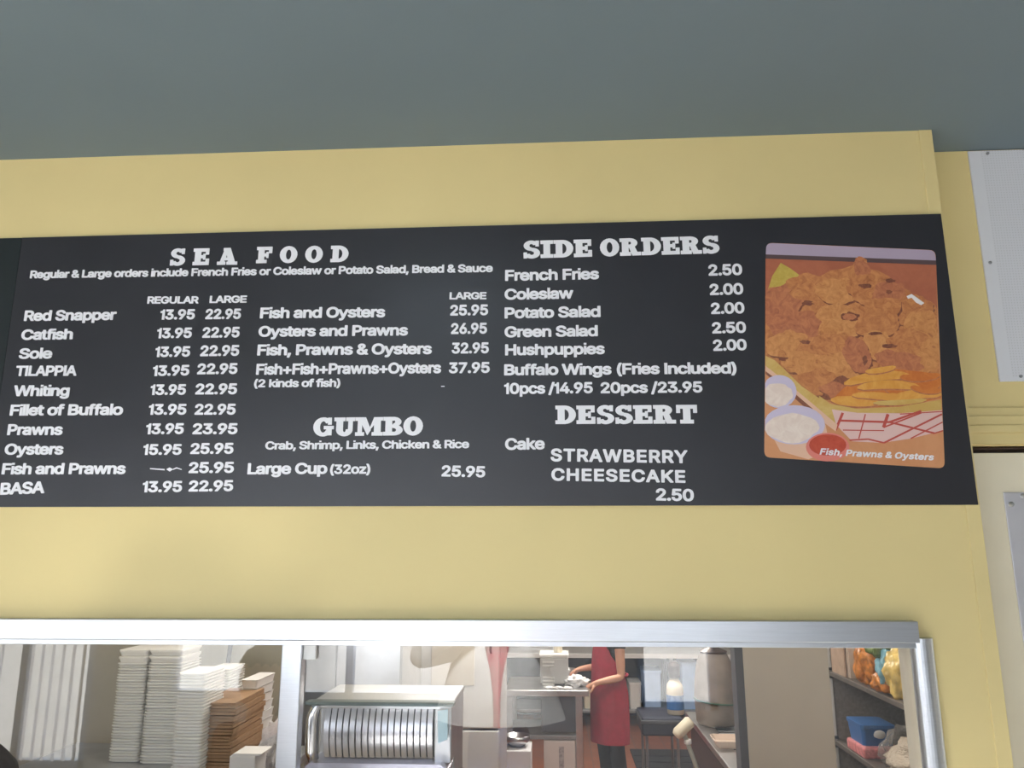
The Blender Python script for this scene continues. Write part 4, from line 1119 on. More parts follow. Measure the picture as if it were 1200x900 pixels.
for i in range(ns):
    x0 = xs_0 + (xs_1 - xs_0) * (i + 0.12) / ns
    x1 = xs_0 + (xs_1 - xs_0) * (i + 0.90) / ns
    k = MB()
    rings = []
    for j in range(25):
        t = j / 24
        z = zs0 + (zs1 - zs0) * t
        y = YA + 0.045 - 0.026 * math.sin(PI * (0.08 + 0.84 * t))
        rings.append([(x0, y, z), (x1, y, z), (x1, y + 0.004, z), (x0, y + 0.004, z)])
    k.rings(rings)
    o = k.build('slat', M_satin, toaster)
    for f_ in o.data.polygons:
        f_.use_smooth = False
k = MB()
k.prism([(P(513, 833).x, P(513, 833).z), (P(525, 831).x, P(525, 831).z), (P(524.5, 866).x, P(524.5, 866).z), (P(513.5, 871).x, P(513.5, 871).z)], YA - 0.004, YA - 0.001)
o = k.build('tag', M_cyan, toaster)
o['label'] = 'pale cyan tag on the right cheek'
for xx in (tl.x + 0.04, tr.x - 0.04):
    for yy in (YA + 0.03, YA + 0.28):
        k = MB()
        k.lathe([(0.012, 0), (0.014, 0.02), (0.01, 0.031)], (xx, yy, 1.0), 10)
        k.build('foot', M_dark, toaster)

# ------------------------------------------------------------------ steel cabinet and fridge behind the toaster
YC = 1.75
c0, c1 = W(318, 800, YC).x, W(470, 800, YC).x
cab = thing('steel_cabinet', 'tall steel cabinet behind the slotted toaster', 'cabinet', ((c0 + c1) / 2, YC, 0))
k = MB()
k.box((c0, YC + 0.012, 0.08), (c1, YC + 0.55, 2.05), 0.004)
k.build('body', M_steel, cab)
xm = (c0 + c1) / 2
for x0, x1, hxp in ((c0 + 0.004, xm - 0.002, xm - 0.04), (xm + 0.002, c1 - 0.004, xm + 0.04)):
    k = MB()
    k.box((x0, YC - 0.008, 0.10), (x1, YC + 0.011, 2.03), 0.003)
    dd = k.build('door', M_steel, cab)
    k = MB()
    k.tube([(hxp, YC - 0.008, 1.0), (hxp, YC - 0.035, 1.01), (hxp, YC - 0.035, 1.2), (hxp, YC - 0.008, 1.21)], 0.006, 8)
    k.build('handle', M_dsteel, dd)
for xx in (c0 + 0.05, c1 - 0.05):
    for yy in (YC + 0.06, YC + 0.5):
        k = MB()
        k.lathe([(0.02, 0), (0.02, 0.081)], (xx, yy, 0), 10)
        k.build('foot', M_dark, cab)

YG = 2.6
g0, g1 = W(466, 800, YG).x, W(586, 800, YG).x
fr = thing('refrigerator', 'light grey refrigerator standing left of the prep table', 'refrigerator', ((g0 + g1) / 2, YG, 0))
k = MB()
k.box((g0, YG + 0.03, 0.06), (g1, YG + 0.6, 2.1), 0.008)
k.build('body', M_fridge, fr)
zsplit = W(540, 854, YG).z
for z0, z1 in ((0.08, zsplit - 0.004), (zsplit + 0.004, 2.08)):
    k = MB()
    k.box((g0 + 0.003, YG - 0.02, z0), (g1 - 0.003, YG + 0.03, z1), 0.008)
    dd = k.build('door', M_fridge, fr)
    if z1 > 2:
        k = MB()
        a_, b_ = W(505, 803, YG - 0.022), W(556, 770, YG - 0.022)
        k.box((a_.x, YG - 0.024, a_.z), (b_.x, YG - 0.018, b_.z + 0.25), 0.002)
        k.build('panel', M_beige, dd)
    k = MB()
    hz = (z0 + z1) / 2
    k.tube([(g1 - 0.05, YG - 0.02, hz - 0.15), (g1 - 0.05, YG - 0.05, hz - 0.14), (g1 - 0.05, YG - 0.05, hz + 0.14), (g1 - 0.05, YG - 0.02, hz + 0.15)], 0.007, 8)
    k.build('handle', M_dsteel, dd)
for xx in (g0 + 0.05, g1 - 0.05):
    for yy in (YG + 0.08, YG + 0.54):
        k = MB()
        k.lathe([(0.025, 0), (0.025, 0.061)], (xx, yy, 0), 10)
        k.build('foot', M_dark, fr)

# ------------------------------------------------------------------ prep table and what stands on it
YTB = 4.15
ta = W(690, 809, YTB)
tb = W(592, 809, YTB)
ZT = ta.z
tab = thing('prep_table', 'steel prep table in front of the worker in the red apron', 'table', ((ta.x + tb.x) / 2, YTB, 0))
k = MB()
k.box((tb.x, YTB, ZT - 0.045), (ta.x, YTB + 0.62, ZT), 0.006)
k.build('top', M_steel, tab)
for xx in (tb.x + 0.03, W(679, 850, YTB).x):
    for yy in (YTB + 0.04, YTB + 0.57):
        k = MB()
        k.box((xx - 0.026, yy - 0.022, 0.0), (xx + 0.026, yy + 0.022, ZT - 0.04), 0.004)
        k.build('leg', M_steel, tab)
k = MB()
zsd = W(655, 860, YTB).z
k.box((W(634, 850, YTB).x, YTB + 0.05, zsd), (W(675, 850, YTB).x, YTB + 0.09, ZT - 0.045), 0.003)
k.build('side_panel', M_charcoal, tab)
k = MB()
k.box((tb.x + 0.02, YTB + 0.04, zsd - 0.05), (ta.x - 0.06, YTB + 0.59, zsd - 0.02), 0.003)
k.build('undershelf', M_dsteel, tab)
k = MB()
ba, bb = W(637, 863, YTB), W(674, 863, YTB)
ztc = min(ba.z, zsd - 0.055)
k.box((ba.x, YTB + 0.03, 0.0), (bb.x, YTB + 0.45, ztc), 0.004)
ctn = k.build('carton', mat('off_white_card', (0.62, 0.56, 0.54), 0.7, var=0.04))
tag(ctn, 'tall off-white carton under the prep table', 'carton')
k = MB()
k.box((W(655, 890, YTB).x, YTB + 0.0285, ztc - 0.33), (W(661, 890, YTB).x, YTB + 0.0305, ztc - 0.04))
k.build('printed_strip', mat('grey_print', (0.36, 0.33, 0.34), 0.7, var=0.3, scale=60), ctn)

YW = 4.35
wa, wb = W(633, 806, YW), W(659, 806, YW)
warm = thing('food_warmer', 'grey countertop warmer with white louvred vents on the prep table', 'food warmer', ((wa.x + wb.x) / 2, YW, ZT))
k = MB()
zw1 = W(646, 771, YW).z
k.box((wa.x, YW, ZT + 0.008), (wb.x + 0.05, YW + 0.24, zw1), 0.012)
k.build('body', M_fridge, warm)
k = MB()
k.box((wa.x - 0.006, YW - 0.008, zw1), (wb.x + 0.055, YW + 0.25, zw1 + 0.028), 0.008)
k.build('lid', M_white, warm)
for py_ in (776, 780, 794, 798, 802):
    k = MB()
    z = W(646, py_, YW).z
    k.box((wa.x + 0.02, YW - 0.008, z - 0.007), (wb.x - 0.06, YW + 0.004, z + 0.007), 0.002)
    k.build('louvre', M_white, warm)
for xx in (wa.x + 0.03, wb.x + 0.02):
    for yy in (YW + 0.03, YW + 0.2):
        k = MB()
        k.lathe([(0.012, 0), (0.012, 0.0085)], (xx, yy, ZT), 8)
        k.build('foot', M_dark, warm)
k = MB()
cc = W(654, 768, YW)
k.lathe([(0.034, 0), (0.036, 0.05), (0.02, 0.065), (0.017, 0.085), (0.022, 0.088), (0.022, 0.11), (0.004, 0.112)], (cc.x, YW + 0.12, zw1 + 0.0282), 14)
tag(k.build('sauce_bottle', M_creamplastic, smooth=False), 'cream squeeze bottle standing on the grey countertop warmer', 'bottle')

YU = 4.30
k = MB()
p = W(668, 800, YU)
k.blob((p.x + 0.05, YU + 0.06, ZT + 0.03), 0.085, 0.09, 0.042, 0.5, 7, 5.5, 4, flat=ZT + 0.0005)
tag(k.build('food_wrap', M_paper), 'crumpled white wrapper on the prep table under the worker hands', 'wrapper')
k = MB()
p = W(665, 790, 4.55)
k.lathe([(0.045, 0), (0.07, 0.05), (0.078, 0.085), (0.074, 0.085), (0.06, 0.03), (0.01, 0.012)], (p.x, 4.62, ZT + 0.0003), 18)
tag(k.build('mixing_bowl', M_steel, smooth=True), 'small steel bowl at the back of the prep table', 'bowl')
k = MB()
p = W(640, 811, YTB + 0.03)
for i in range(3):
    k.blob((p.x + 0.02 + 0.07 * i, YTB + 0.045, ZT + 0.008), 0.035, 0.03, 0.012, 0.5, 6, i, 3, flat=ZT + 0.0004)
tag(k.build('napkin', M_paper), 'white paper napkins on the front edge of the prep table', 'napkin')

# things below, between the fridge and the prep table
YX = 3.8
k = MB()
a_, b_ = W(588, 880, YX), W(622, 880, YX)
k.box((a_.x, YX, 0.0), (b_.x, YX + 0.3, a_.z), 0.006)
bxx = k.build('carton', M_paper)
tag(bxx, 'white carton on the floor left of the table leg', 'carton')
k = MB()
k.lathe([(0.05, 0), (0.09, 0.04), (0.095, 0.075), (0.088, 0.075), (0.07, 0.02), (0.01, 0.01)], ((a_.x + b_.x) / 2, YX + 0.14, a_.z + 0.0004), 16)
tag(k.build('foil_bowl', M_steel, smooth=True), 'foil bowl resting on the white carton on the floor', 'bowl')

# ------------------------------------------------------------------ far counter along the back of the kitchen
YK = 7.1
k0, k1 = W(575, 800, YK).x, W(868, 800, YK).x
zk = W(720, 766, YK).z
bk = thing('back_counter', 'long steel counter along the far kitchen wall', 'counter', ((k0 + k1) / 2, YK, 0))
k = MB()
k.box((k0, YK, zk - 0.05), (k1, YK + 0.7, zk), 0.005)
k.build('top', M_white, bk)
zu = W(690, 833, YK).z
k = MB()
k.box((k0 + 0.05, YK + 0.05, zu - 0.03), (k1 - 0.05, YK + 0.65, zu), 0.004)
k.build('undershelf', M_dsteel, bk)
for xx in [k0 + 0.1 + (k1 - k0 - 0.2) * i / 4 for i in range(5)]:
    for yy in (YK + 0.06, YK + 0.62):
        k = MB()
        k.tube([(xx, yy, 0), (xx, yy, zk - 0.045)], 0.022, 10)
        k.build('leg', M_steel, bk)
k = MB()
k.box((k0 + 0.06, YK + 0.66, 0.02), (k1 - 0.06, YK + 0.69, zk - 0.055))
k.build('back_panel', M_charcoal, bk)
for (x0p, x1p, y0p, m_i, lb) in ((684, 700, 806, M_creamplastic, 'cream plastic tub on the undershelf left of the red apron'),
                                 (755, 776, 786, M_paleblue, 'pale blue plastic tub on the undershelf right of the worker'),
                                 (640, 668, 812, M_dsteel, 'grey tub on the undershelf behind the prep table'),
                                 (800, 818, 776, M_paleblue, 'pale blue plastic tub on the undershelf behind the cook line'),
                                 (738, 752, 800, M_white, 'small white tub on the undershelf right behind the worker')):
    k = MB()
    x0, x1 = W(x0p, 820, YK + 0.1).x, W(x1p, 820, YK + 0.1).x
    z1 = W(x0p, y0p, YK + 0.1).z
    cx, hx = (x0 + x1) / 2, (x1 - x0) / 2
    yc = YK + 0.28
    k.rings([rrect(cx, yc, hx * 0.9, 0.15, 0.02, zu), rrect(cx, yc, hx, 0.17, 0.025, z1 - 0.03), rrect(cx, yc, hx * 1.05, 0.18, 0.025, z1 - 0.028), rrect(cx, yc, hx * 1.05, 0.18, 0.025, z1), rrect(cx, yc, hx * 0.95, 0.165, 0.02, z1 - 0.004)])
    tag(k.build('storage_tub', m_i), lb, 'tub')
# dark floor mat
k = MB()
ma, mb_ = WZ(738, 879, 0.0), WZ(812, 879, 0.0)
k.box((ma.x, ma.y - 2.0, 0.0), (mb_.x + 0.1, ma.y, 0.012), 0.004)
for i in range(9):
    k.box((ma.x + 0.02, ma.y - 1.95 + 0.21 * i, 0.011), (mb_.x + 0.08, ma.y - 1.9 + 0.21 * i, 0.016), 0.001)
tag(k.build('floor_mat', M_dark), 'black rubber mat on the red tiles right of the worker', 'mat')

# dark bin with the white jug on it
YJ = 4.75
ja, jb = W(752, 841, YJ), W(800, 841, YJ)
zjt = ja.z
cart = thing('utility_cart', 'dark navy cart carrying the white jug', 'cart', ((ja.x + jb.x) / 2, YJ, 0))
k = MB()
zjb = W(776, 863, YJ).z
k.box((ja.x, YJ, zjb), (jb.x, YJ + 0.45, zjt), 0.015)
k.build('bin', mat('dark_navy_plastic', (0.03, 0.035, 0.06), 0.4), cart)
k = MB()
k.box((ja.x - 0.008, YJ - 0.008, zjt - 0.05), (jb.x + 0.008, YJ + 0.458, zjt - 0.02), 0.006)
k.build('rim', M_charcoal, cart)
for xx in (ja.x + 0.04, jb.x - 0.04):
    for yy in (YJ + 0.05, YJ + 0.4):
        k = MB()
        k.tube([(xx, yy, 0.09), (xx, yy, zjb + 0.01)], 0.012, 10)
        lg = k.build('leg', M_dsteel, cart)
        k = MB()
        k.lathe([(0.012, -0.014), (0.040, -0.011), (0.045, 0), (0.040, 0.011), (0.012, 0.014)], (0, 0, 0), 14)
        bmesh.ops.rotate(k.bm, verts=k.bm.verts, cent=(0, 0, 0), matrix=Matrix.Rotation(PI / 2, 3, 'Y'))
        bmesh.ops.translate(k.bm, verts=k.bm.verts, vec=(xx, yy, 0.0455))
        k.box((xx - 0.02, yy - 0.008, 0.045), (xx - 0.0155, yy + 0.008, 0.098))
        k.box((xx + 0.0155, yy - 0.008, 0.045), (xx + 0.02, yy + 0.008, 0.098))
        k.box((xx - 0.02, yy - 0.01, 0.092), (xx + 0.02, yy + 0.01, 0.098))
        k.build('caster', M_dark, lg)
jc = W(792, 838, YJ + 0.15)
zj1 = W(790, 775, YJ + 0.15).z
H = zj1 - zjt
jug = thing('jug', 'white jug with a dark cap and a blue label on the navy cart', 'jug', (jc.x, YJ + 0.15, zjt))
k = MB()
k.lathe([(0.062, 0.0005), (0.07, 0.01), (0.07, H * 0.48), (0.064, H * 0.56), (0.036, H * 0.66), (0.034, H * 0.72)], (jc.x, YJ + 0.15, zjt), 20)
k.build('body', M_creamplastic, jug, smooth=True)
k = MB()
k.lathe([(0.04, H * 0.68), (0.048, H * 0.7), (0.05, H * 0.92), (0.03, H)], (jc.x, YJ + 0.15, zjt), 16)
k.build('cap', M_darkbrown, jug)
k = MB()
k.lathe([(0.0715, H * 0.10), (0.0718, H * 0.11), (0.0718, H * 0.36), (0.0715, H * 0.37)], (jc.x, YJ + 0.15, zjt), 20)
k.build('label_band', M_blue, jug)

# ------------------------------------------------------------------ cook line on the right, running back
LX = (W(808, 846, 3.0).x + W(860, 901, 2.05).x) / 2
e0 = W(808, 846, 3.0)
ZL = 0.92
YL0, YL1 = YP + 0.1, 3.35
LX = W(858, 899, 2.0).x
LX = ((1.95 - ZL) / 1.26)
fl = thing('cook_line', 'stainless fryer line with dark wells left of the beige stub wall', 'fryer', (LX + 0.22, 2.6, 0))
k = MB()
k.box((LX + 0.02, YL0, 0.1), (LX + 0.46, YL1, ZL - 0.03), 0.004)
k.build('cabinet', mat('brown_black_steel', (0.07, 0.05, 0.045), 0.4, 0.4, var=0.2, scale=5), fl)
k = MB()
k.box((LX + 0.05, YL0 + 0.03, 0.0), (LX + 0.42, YL1 - 0.03, 0.1))
k.build('plinth', M_dark, fl)
k = MB()
k.box((LX - 0.01, YL0, ZL - 0.035), (LX + 0.09, YL1, ZL), 0.004)
nw = 4
for i in range(nw + 1):
    yy = YL0 + (YL1 - YL0) * i / nw
    k.box((LX + 0.08, max(YL0, yy - 0.05), ZL - 0.035), (LX + 0.46, min(YL1, yy + 0.05), ZL), 0.003)
k.box((LX + 0.39, YL0, ZL - 0.035), (LX + 0.46, YL1, ZL + 0.12), 0.004)
k.build('worktop', M_steel, fl)
for i in range(nw):
    yy = YL0 + (YL1 - YL0) * (i + 0.5) / nw
    k = MB()
    k.box((LX + 0.09, yy - 0.13, ZL - 0.032), (LX + 0.38, yy + 0.13, ZL - 0.028))
    k.build('well', M_dark, fl)
    k = MB()
    for j in range(5):
        k.tube([(LX + 0.10, yy - 0.1 + 0.05 * j, ZL - 0.02), (LX + 0.37, yy - 0.1 + 0.05 * j, ZL - 0.02)], 0.004, 6)
    k.build('rack', M_dsteel, fl)
k = MB()
p = WZ(858, 874, ZL)
k.rings([rrect(p.x + 0.05, p.y, 0.13, 0.07, 0.02, ZL + 0.0005), rrect(p.x + 0.05, p.y, 0.15, 0.085, 0.025, ZL + 0.04), rrect(p.x + 0.05, p.y, 0.155, 0.09, 0.025, ZL + 0.04), rrect(p.x + 0.05, p.y, 0.14, 0.078, 0.02, ZL + 0.012)])
tag(k.build('pan', mat('pale_beige_pan', (0.62, 0.50, 0.42), 0.4)), 'pale beige pan on the cook line beside the dark corner guard', 'pan')
# covered pot at the far end
YO = 3.0
oa, ob = W(816, 842, YO), W(864, 842, YO)
ot = W(840, 762, YO).z
pot = thing('covered_pot', 'tall brown grey covered pot at the far end of the cook line', 'pot', ((oa.x + ob.x) / 2, YO, ZL))
k = MB()
rr = (ob.x - oa.x) / 2
hh = ot - ZL
k.lathe([(rr * 0.9, 0.0006), (rr * 1.0, 0.02), (rr * 1.02, hh * 0.35), (rr * 0.98, hh * 0.6), (rr * 0.84, hh * 0.85), (rr * 0.62, hh * 0.98)], ((oa.x + ob.x) / 2, YO, ZL), 28, wob=0.05)
k.build('body', M_brownbag, pot, smooth=True)
k = MB()
k.lathe([(rr * 0.66, hh * 0.965), (rr * 0.68, hh * 0.99), (rr * 0.30, hh * 1.04), (rr * 0.1, hh * 1.07), (rr * 0.12, hh * 1.12), (0.004, hh * 1.14)], ((oa.x + ob.x) / 2, YO, ZL), 22)
k.build('lid', M_darkbrown, pot)
k = MB()
za, zc_ = W(820, 818, YO).z, W(862, 824, YO).z
n = 24
k.tube([((oa.x + ob.x) / 2 + (rr * 1.05) * math.cos(PI + PI * i / n), YO + (rr * 1.05) * math.sin(PI + PI * i / n), za + (zc_ - za) * i / n) for i in range(n + 1)], 0.005, 6)
k.build('cord', mat('dark_green_cord', (0.03, 0.09, 0.06), 0.5), pot)

# brush leaning on the cook line
YZ = 2.75
a0, a1, a2 = W(793, 861, YZ), W(808, 846, YZ), W(813, 890, YZ)
br = thing('cleaning_brush', 'long brush with a cream head leaning on the cook line', 'brush', (a2.x, YZ, 0))
k = MB()
top_ = W(800, 856, YZ)
low = W(813, 890, YZ)
dv = (low - top_) / (top_.z - low.z)
ft = top_ + dv * (top_.z - 0.002)
k.tube([top_, top_ + (ft - top_) * 0.5, ft], 0.013, 10)
k.build('handle', mat('grey_green_plastic', (0.36, 0.37, 0.32), 0.45), br)
k = MB()
hd = (a1 - a0).normalized()
k.tube([a0 - hd * 0.01, a0 + hd * 0.01, a1, a1 + hd * 0.015], [0.022, 0.034, 0.034, 0.022], 12)
k.build('head', M_creamplastic, br, smooth=True)
k = MB()
cpt = W(806, 869, YZ)
k.lathe([(0.02, -0.012), (0.022, 0), (0.02, 0.012)], (cpt.x, YZ, cpt.z), 12)
k.build('collar', M_white, br)

# ------------------------------------------------------------------ shelves behind the right pane
SX = (W(980, 790, 3.0).x + W(1060, 826, 2.0).x) / 2
ZA = (W(980, 790, 3.0).z + W(1060, 826, 2.0).z) / 2
ZB = W(985, 876, 2.9).z
rack = thing('shelf_rack', 'grey shelf rack on the right kitchen wall behind the right pane', 'shelf', (SX + 0.3, 2.1, 0))
for z in (ZA, ZB, 0.25):
    k = MB()
    k.box((SX, 1.1, z - 0.028), (2.44, 3.1, z), 0.004)
    o = k.build('shelf_board', mat('grey_brown_shelf', (0.15, 0.13, 0.115), 0.5, 0.3, var=0.15), rack)
for yy in (1.12, 3.12):
    for xx in (SX + 0.005, 2.42):
        k = MB()
        k.box((xx - 0.018, yy - 0.018, 0), (xx + 0.018, yy + 0.018, 2.15), 0.003)
        k.build('upright', M_white, rack)
        k = MB()
        for z in (ZA, ZB):
            k.box((xx - 0.024, yy - 0.024, z - 0.045), (xx + 0.024, yy + 0.024, z - 0.028), 0.003)
            k.box((xx - 0.024, yy - 0.024, z + 0.002), (xx + 0.024, yy + 0.024, z + 0.018), 0.003)
        k.build('bracket', M_dark, rack)
k = MB()
k.box((SX + 0.02, 3.11, 0.25), (2.42, 3.125, 2.1))
k.build('back_panel', mat('grey_mesh_panel', (0.28, 0.25, 0.225), 0.5, 0.3, var=0.15, scale=60), rack)


def carton(x0, x1, y, d, z, h, m_, lb):
    k = MB()
    k.box((x0, y, z), (x1, y + d, z + h), 0.003)
    k.box((x0 - 0.001, y + d * 0.45, z + h - 0.0005), (x1 + 0.001, y + d * 0.55, z + h + 0.001))
    return tag(k.build('carton', m_), lb, 'carton')


c0_, c1_, c2_ = W(977, 780, 2.85).x, W(991, 780, 2.85).x, W(1001, 780, 2.85).x
carton(max(c0_, SX + 0.01), c1_, 2.84, 0.22, ZA, 0.42, M_kraft2, 'brown carton at the far end of the upper shelf')
carton(c1_ + 0.004, c2_ + 0.01, 2.80, 0.24, ZA, 0.40, mat('pale_tan_card', (0.50, 0.40, 0.32), 0.7), 'pale tan carton beside the brown carton on the upper shelf')


def packet(name, lb, px, py, Y, rx, ry, rz, z, m_, seed, amp=0.4, cat='packet', group=None):
    c = W(px, py, Y)
    k = MB()
    x = max(c.x, SX + rx * 0.9)
    k.blob((x, Y, z + rz * 0.9), rx, ry, rz, amp, 6, seed, 4, flat=z + 0.0006)
    return tag(k.build(name, m_), lb, cat, group)


M_orange = mat('orange_snack', (0.55, 0.20, 0.03), 0.35, var=0.6, scale=30)
M_yel = mat('yellow_snack_wrap', (0.68, 0.50, 0.16), 0.3, var=0.3, scale=25)
M_green = mat('green_snack_wrap', (0.14, 0.20, 0.05), 0.3, var=0.35, scale=25)
M_teal = mat('teal_snack_wrap', (0.18, 0.38, 0.48), 0.3, var=0.2, scale=30)
packet('snack_packet', 'orange snack packet leftmost in the heap on the upper shelf', 1007, 788, 2.60, 0.07, 0.08, 0.13, ZA, M_orange, 1.1)
packet('snack_packet', 'green snack packet on top of the heap on the upper shelf', 1030, 768, 2.35, 0.10, 0.08, 0.07, ZA + 0.16, M_green, 2.3)
packet('snack_packet', 'teal snack packet in the middle of the heap on the upper shelf', 1023, 781, 2.30, 0.06, 0.06, 0.09, ZA + 0.05, M_teal, 3.4)
packet('snack_packet', 'yellow snack packet at the right of the heap beside the window jamb', 1054, 770, 2.2, 0.07, 0.08, 0.12, ZA, M_yel, 4.1)
packet('snack_packet', 'brown orange snack packet at the foot of the heap on the upper shelf', 1022, 800, 2.34, 0.09, 0.08, 0.06, ZA, M_orange, 5.9)
packet('plastic_bag', 'clear plastic bag draped over the snack packets on the upper shelf', 1036, 790, 1.90, 0.14, 0.10, 0.14, ZA, M_film, 6.4, cat='plastic bag')
packet('plastic_bag', 'clear plastic bag hanging along the front of the upper shelf', 1045, 820, 1.64, 0.12, 0.10, 0.06, ZA, M_film, 7.7, cat='plastic bag')
k = MB()
p0, p1 = W(976, 872, 2.85), W(1001, 858, 2.85)
x0 = max(p0.x, SX + 0.01)
cx, hx = x0 + 0.095, 0.09
k.rings([rrect(cx, 2.78, hx * 0.92, 0.10, 0.02, ZB + 0.0602), rrect(cx, 2.78, hx, 0.115, 0.02, ZB + 0.15), rrect(cx, 2.78, hx * 1.05, 0.12, 0.02, ZB + 0.152), rrect(cx, 2.78, hx * 1.05, 0.12, 0.02, ZB + 0.17), rrect(cx, 2.78, hx * 0.9, 0.10, 0.02, ZB + 0.173)])
tub = tag(k.build('blue_tub', M_blue), 'blue lidded tub on the pink packet on the lower shelf', 'tub')
k = MB()
k.blob((cx, 2.655, ZB + 0.125), 0.032, 0.006, 0.022, 0.1, 5, 1, 3)
k.build('label_sticker', M_white, tub)
k = MB()
k.box((cx - 0.10, 2.64, ZB), (cx + 0.11, 2.90, ZB + 0.06), 0.012)
tag(k.build('meat_packet', M_pink), 'pink packet under the blue tub on the lower shelf', 'packet')
packet('plastic_bag', 'large beige plastic bag lying on the lower shelf', 1034, 880, 2.12, 0.26, 0.22, 0.125, ZB, M_beigefilm, 8.8, 0.5, 'plastic bag')
packet('plastic_bag', 'second beige plastic bag on the lower shelf nearest the window jamb', 1056, 890, 1.62, 0.18, 0.17, 0.09, ZB, M_beigefilm, 9.3, 0.5, 'plastic bag')
packet('plastic_bag', 'clear plastic bag behind the beige bag under the upper shelf', 1060, 845, 2.50, 0.12, 0.06, 0.10, ZB + 0.0, M_film, 10.4, 0.5, 'plastic bag')

# ------------------------------------------------------------------ vertical blinds and street things seen in the glass
vb = thing('vertical_blind', 'white vertical blinds across the left street window', 'blind', (-5.0, YB + 0.08, 2.5))
k = MB()
k.box((WA[0] - 0.05, YB + 0.05, 2.46), (WA[1] + 0.05, YB + 0.11, 2.52), 0.004)
k.build('headrail', M_white, vb)
nb = 25
for i in range(nb):
    x = WA[0] + 0.04 + (WA[1] - WA[0] - 0.08) * i / (nb - 1)
    if abs(x + 4.52) < 0.07:
        continue
    k = MB()
    a = math.radians(40)
    dx, dy = 0.040 * math.cos(a), 0.040 * math.sin(a)
    k.rings([[(x - dx, YB + 0.08 - dy, z), (x, YB + 0.084, z), (x + dx, YB + 0.08 + dy, z), (x, YB + 0.0825, z)] for z in (0.28, 2.46)])
    k.build('slat', M_blind, vb)


# ------------------------------------------------------------------ people
def skin_mesh(name, verts, edges, radii, material, parent, sub=2):
    me = bpy.data.meshes.new(name)
    me.from_pydata([tuple(v) for v in verts], edges, [])
    o = bpy.data.objects.new(name, me)
    COL.objects.link(o)
    o.modifiers.new('skin', 'SKIN')
    o.modifiers['skin'].use_smooth_shade = True
    for i, r in enumerate(radii):
        sv = me.skin_vertices[0].data[i]
        sv.radius = r if isinstance(r, tuple) else (r, r)
        sv.use_root = (i == 0)
    sb_ = o.modifiers.new('sub', 'SUBSURF')
    sb_.levels = sub
    sb_.render_levels = sub
    dg = bpy.context.evaluated_depsgraph_get()
    dg.update()
    nm = bpy.data.meshes.new_from_object(o.evaluated_get(dg))
    nm.name = name
    o.modifiers.clear()
    o.data = nm
    bpy.data.meshes.remove(me)
    nm.materials.clear()
    nm.materials.append(material)
    for p_ in nm.polygons:
        p_.use_smooth = True
    o.parent = parent
    return o


class Chain:
    def __init__(self):
        self.v, self.e, self.r = [], [], []

    def add(self, p, r, prev=None):
        self.v.append(Vector(p))
        self.r.append(r)
        i = len(self.v) - 1
        if prev is not None:
            self.e.append((prev, i))
        return i


def hand(c, wrist, d, palm_n, k=1.0, curl=0.5, thumb_side=1):
    """palm, five fingers and a thumb from the wrist vertex"""
    d = d.normalized()
    n = (palm_n - d * palm_n.dot(d)).normalized()
    s = d.cross(n) * thumb_side
    p0 = c.v[wrist]
    palm = c.add(p0 + d * 0.045 * k, (0.030 * k, 0.018 * k), wrist)
    for i, (off, ln) in enumerate(((0.027, 0.072), (0.009, 0.08), (-0.009, 0.075), (-0.026, 0.06))):
        b = c.add(p0 + d * 0.088 * k + s * off * k, 0.0105 * k, palm)
        dd = (d * math.cos(curl * 0.7) + n * math.sin(curl * 0.7))
        m = c.add(c.v[b] + dd * ln * 0.5 * k, 0.009 * k, b)
        dd = (d * math.cos(curl * 1.7) + n * math.sin(curl * 1.7))
        c.add(c.v[m] + dd * ln * 0.5 * k, 0.0075 * k, m)
    t = c.add(p0 + d * 0.035 * k + s * 0.036 * k + n * 0.008 * k, 0.012 * k, palm)
    t = c.add(c.v[t] + (d * 0.7 + s * 0.5 + n * 0.3).normalized() * 0.035 * k, 0.0105 * k, t)
    c.add(c.v[t] + (d * 0.9 + n * 0.5).normalized() * 0.028 * k, 0.0085 * k, t)


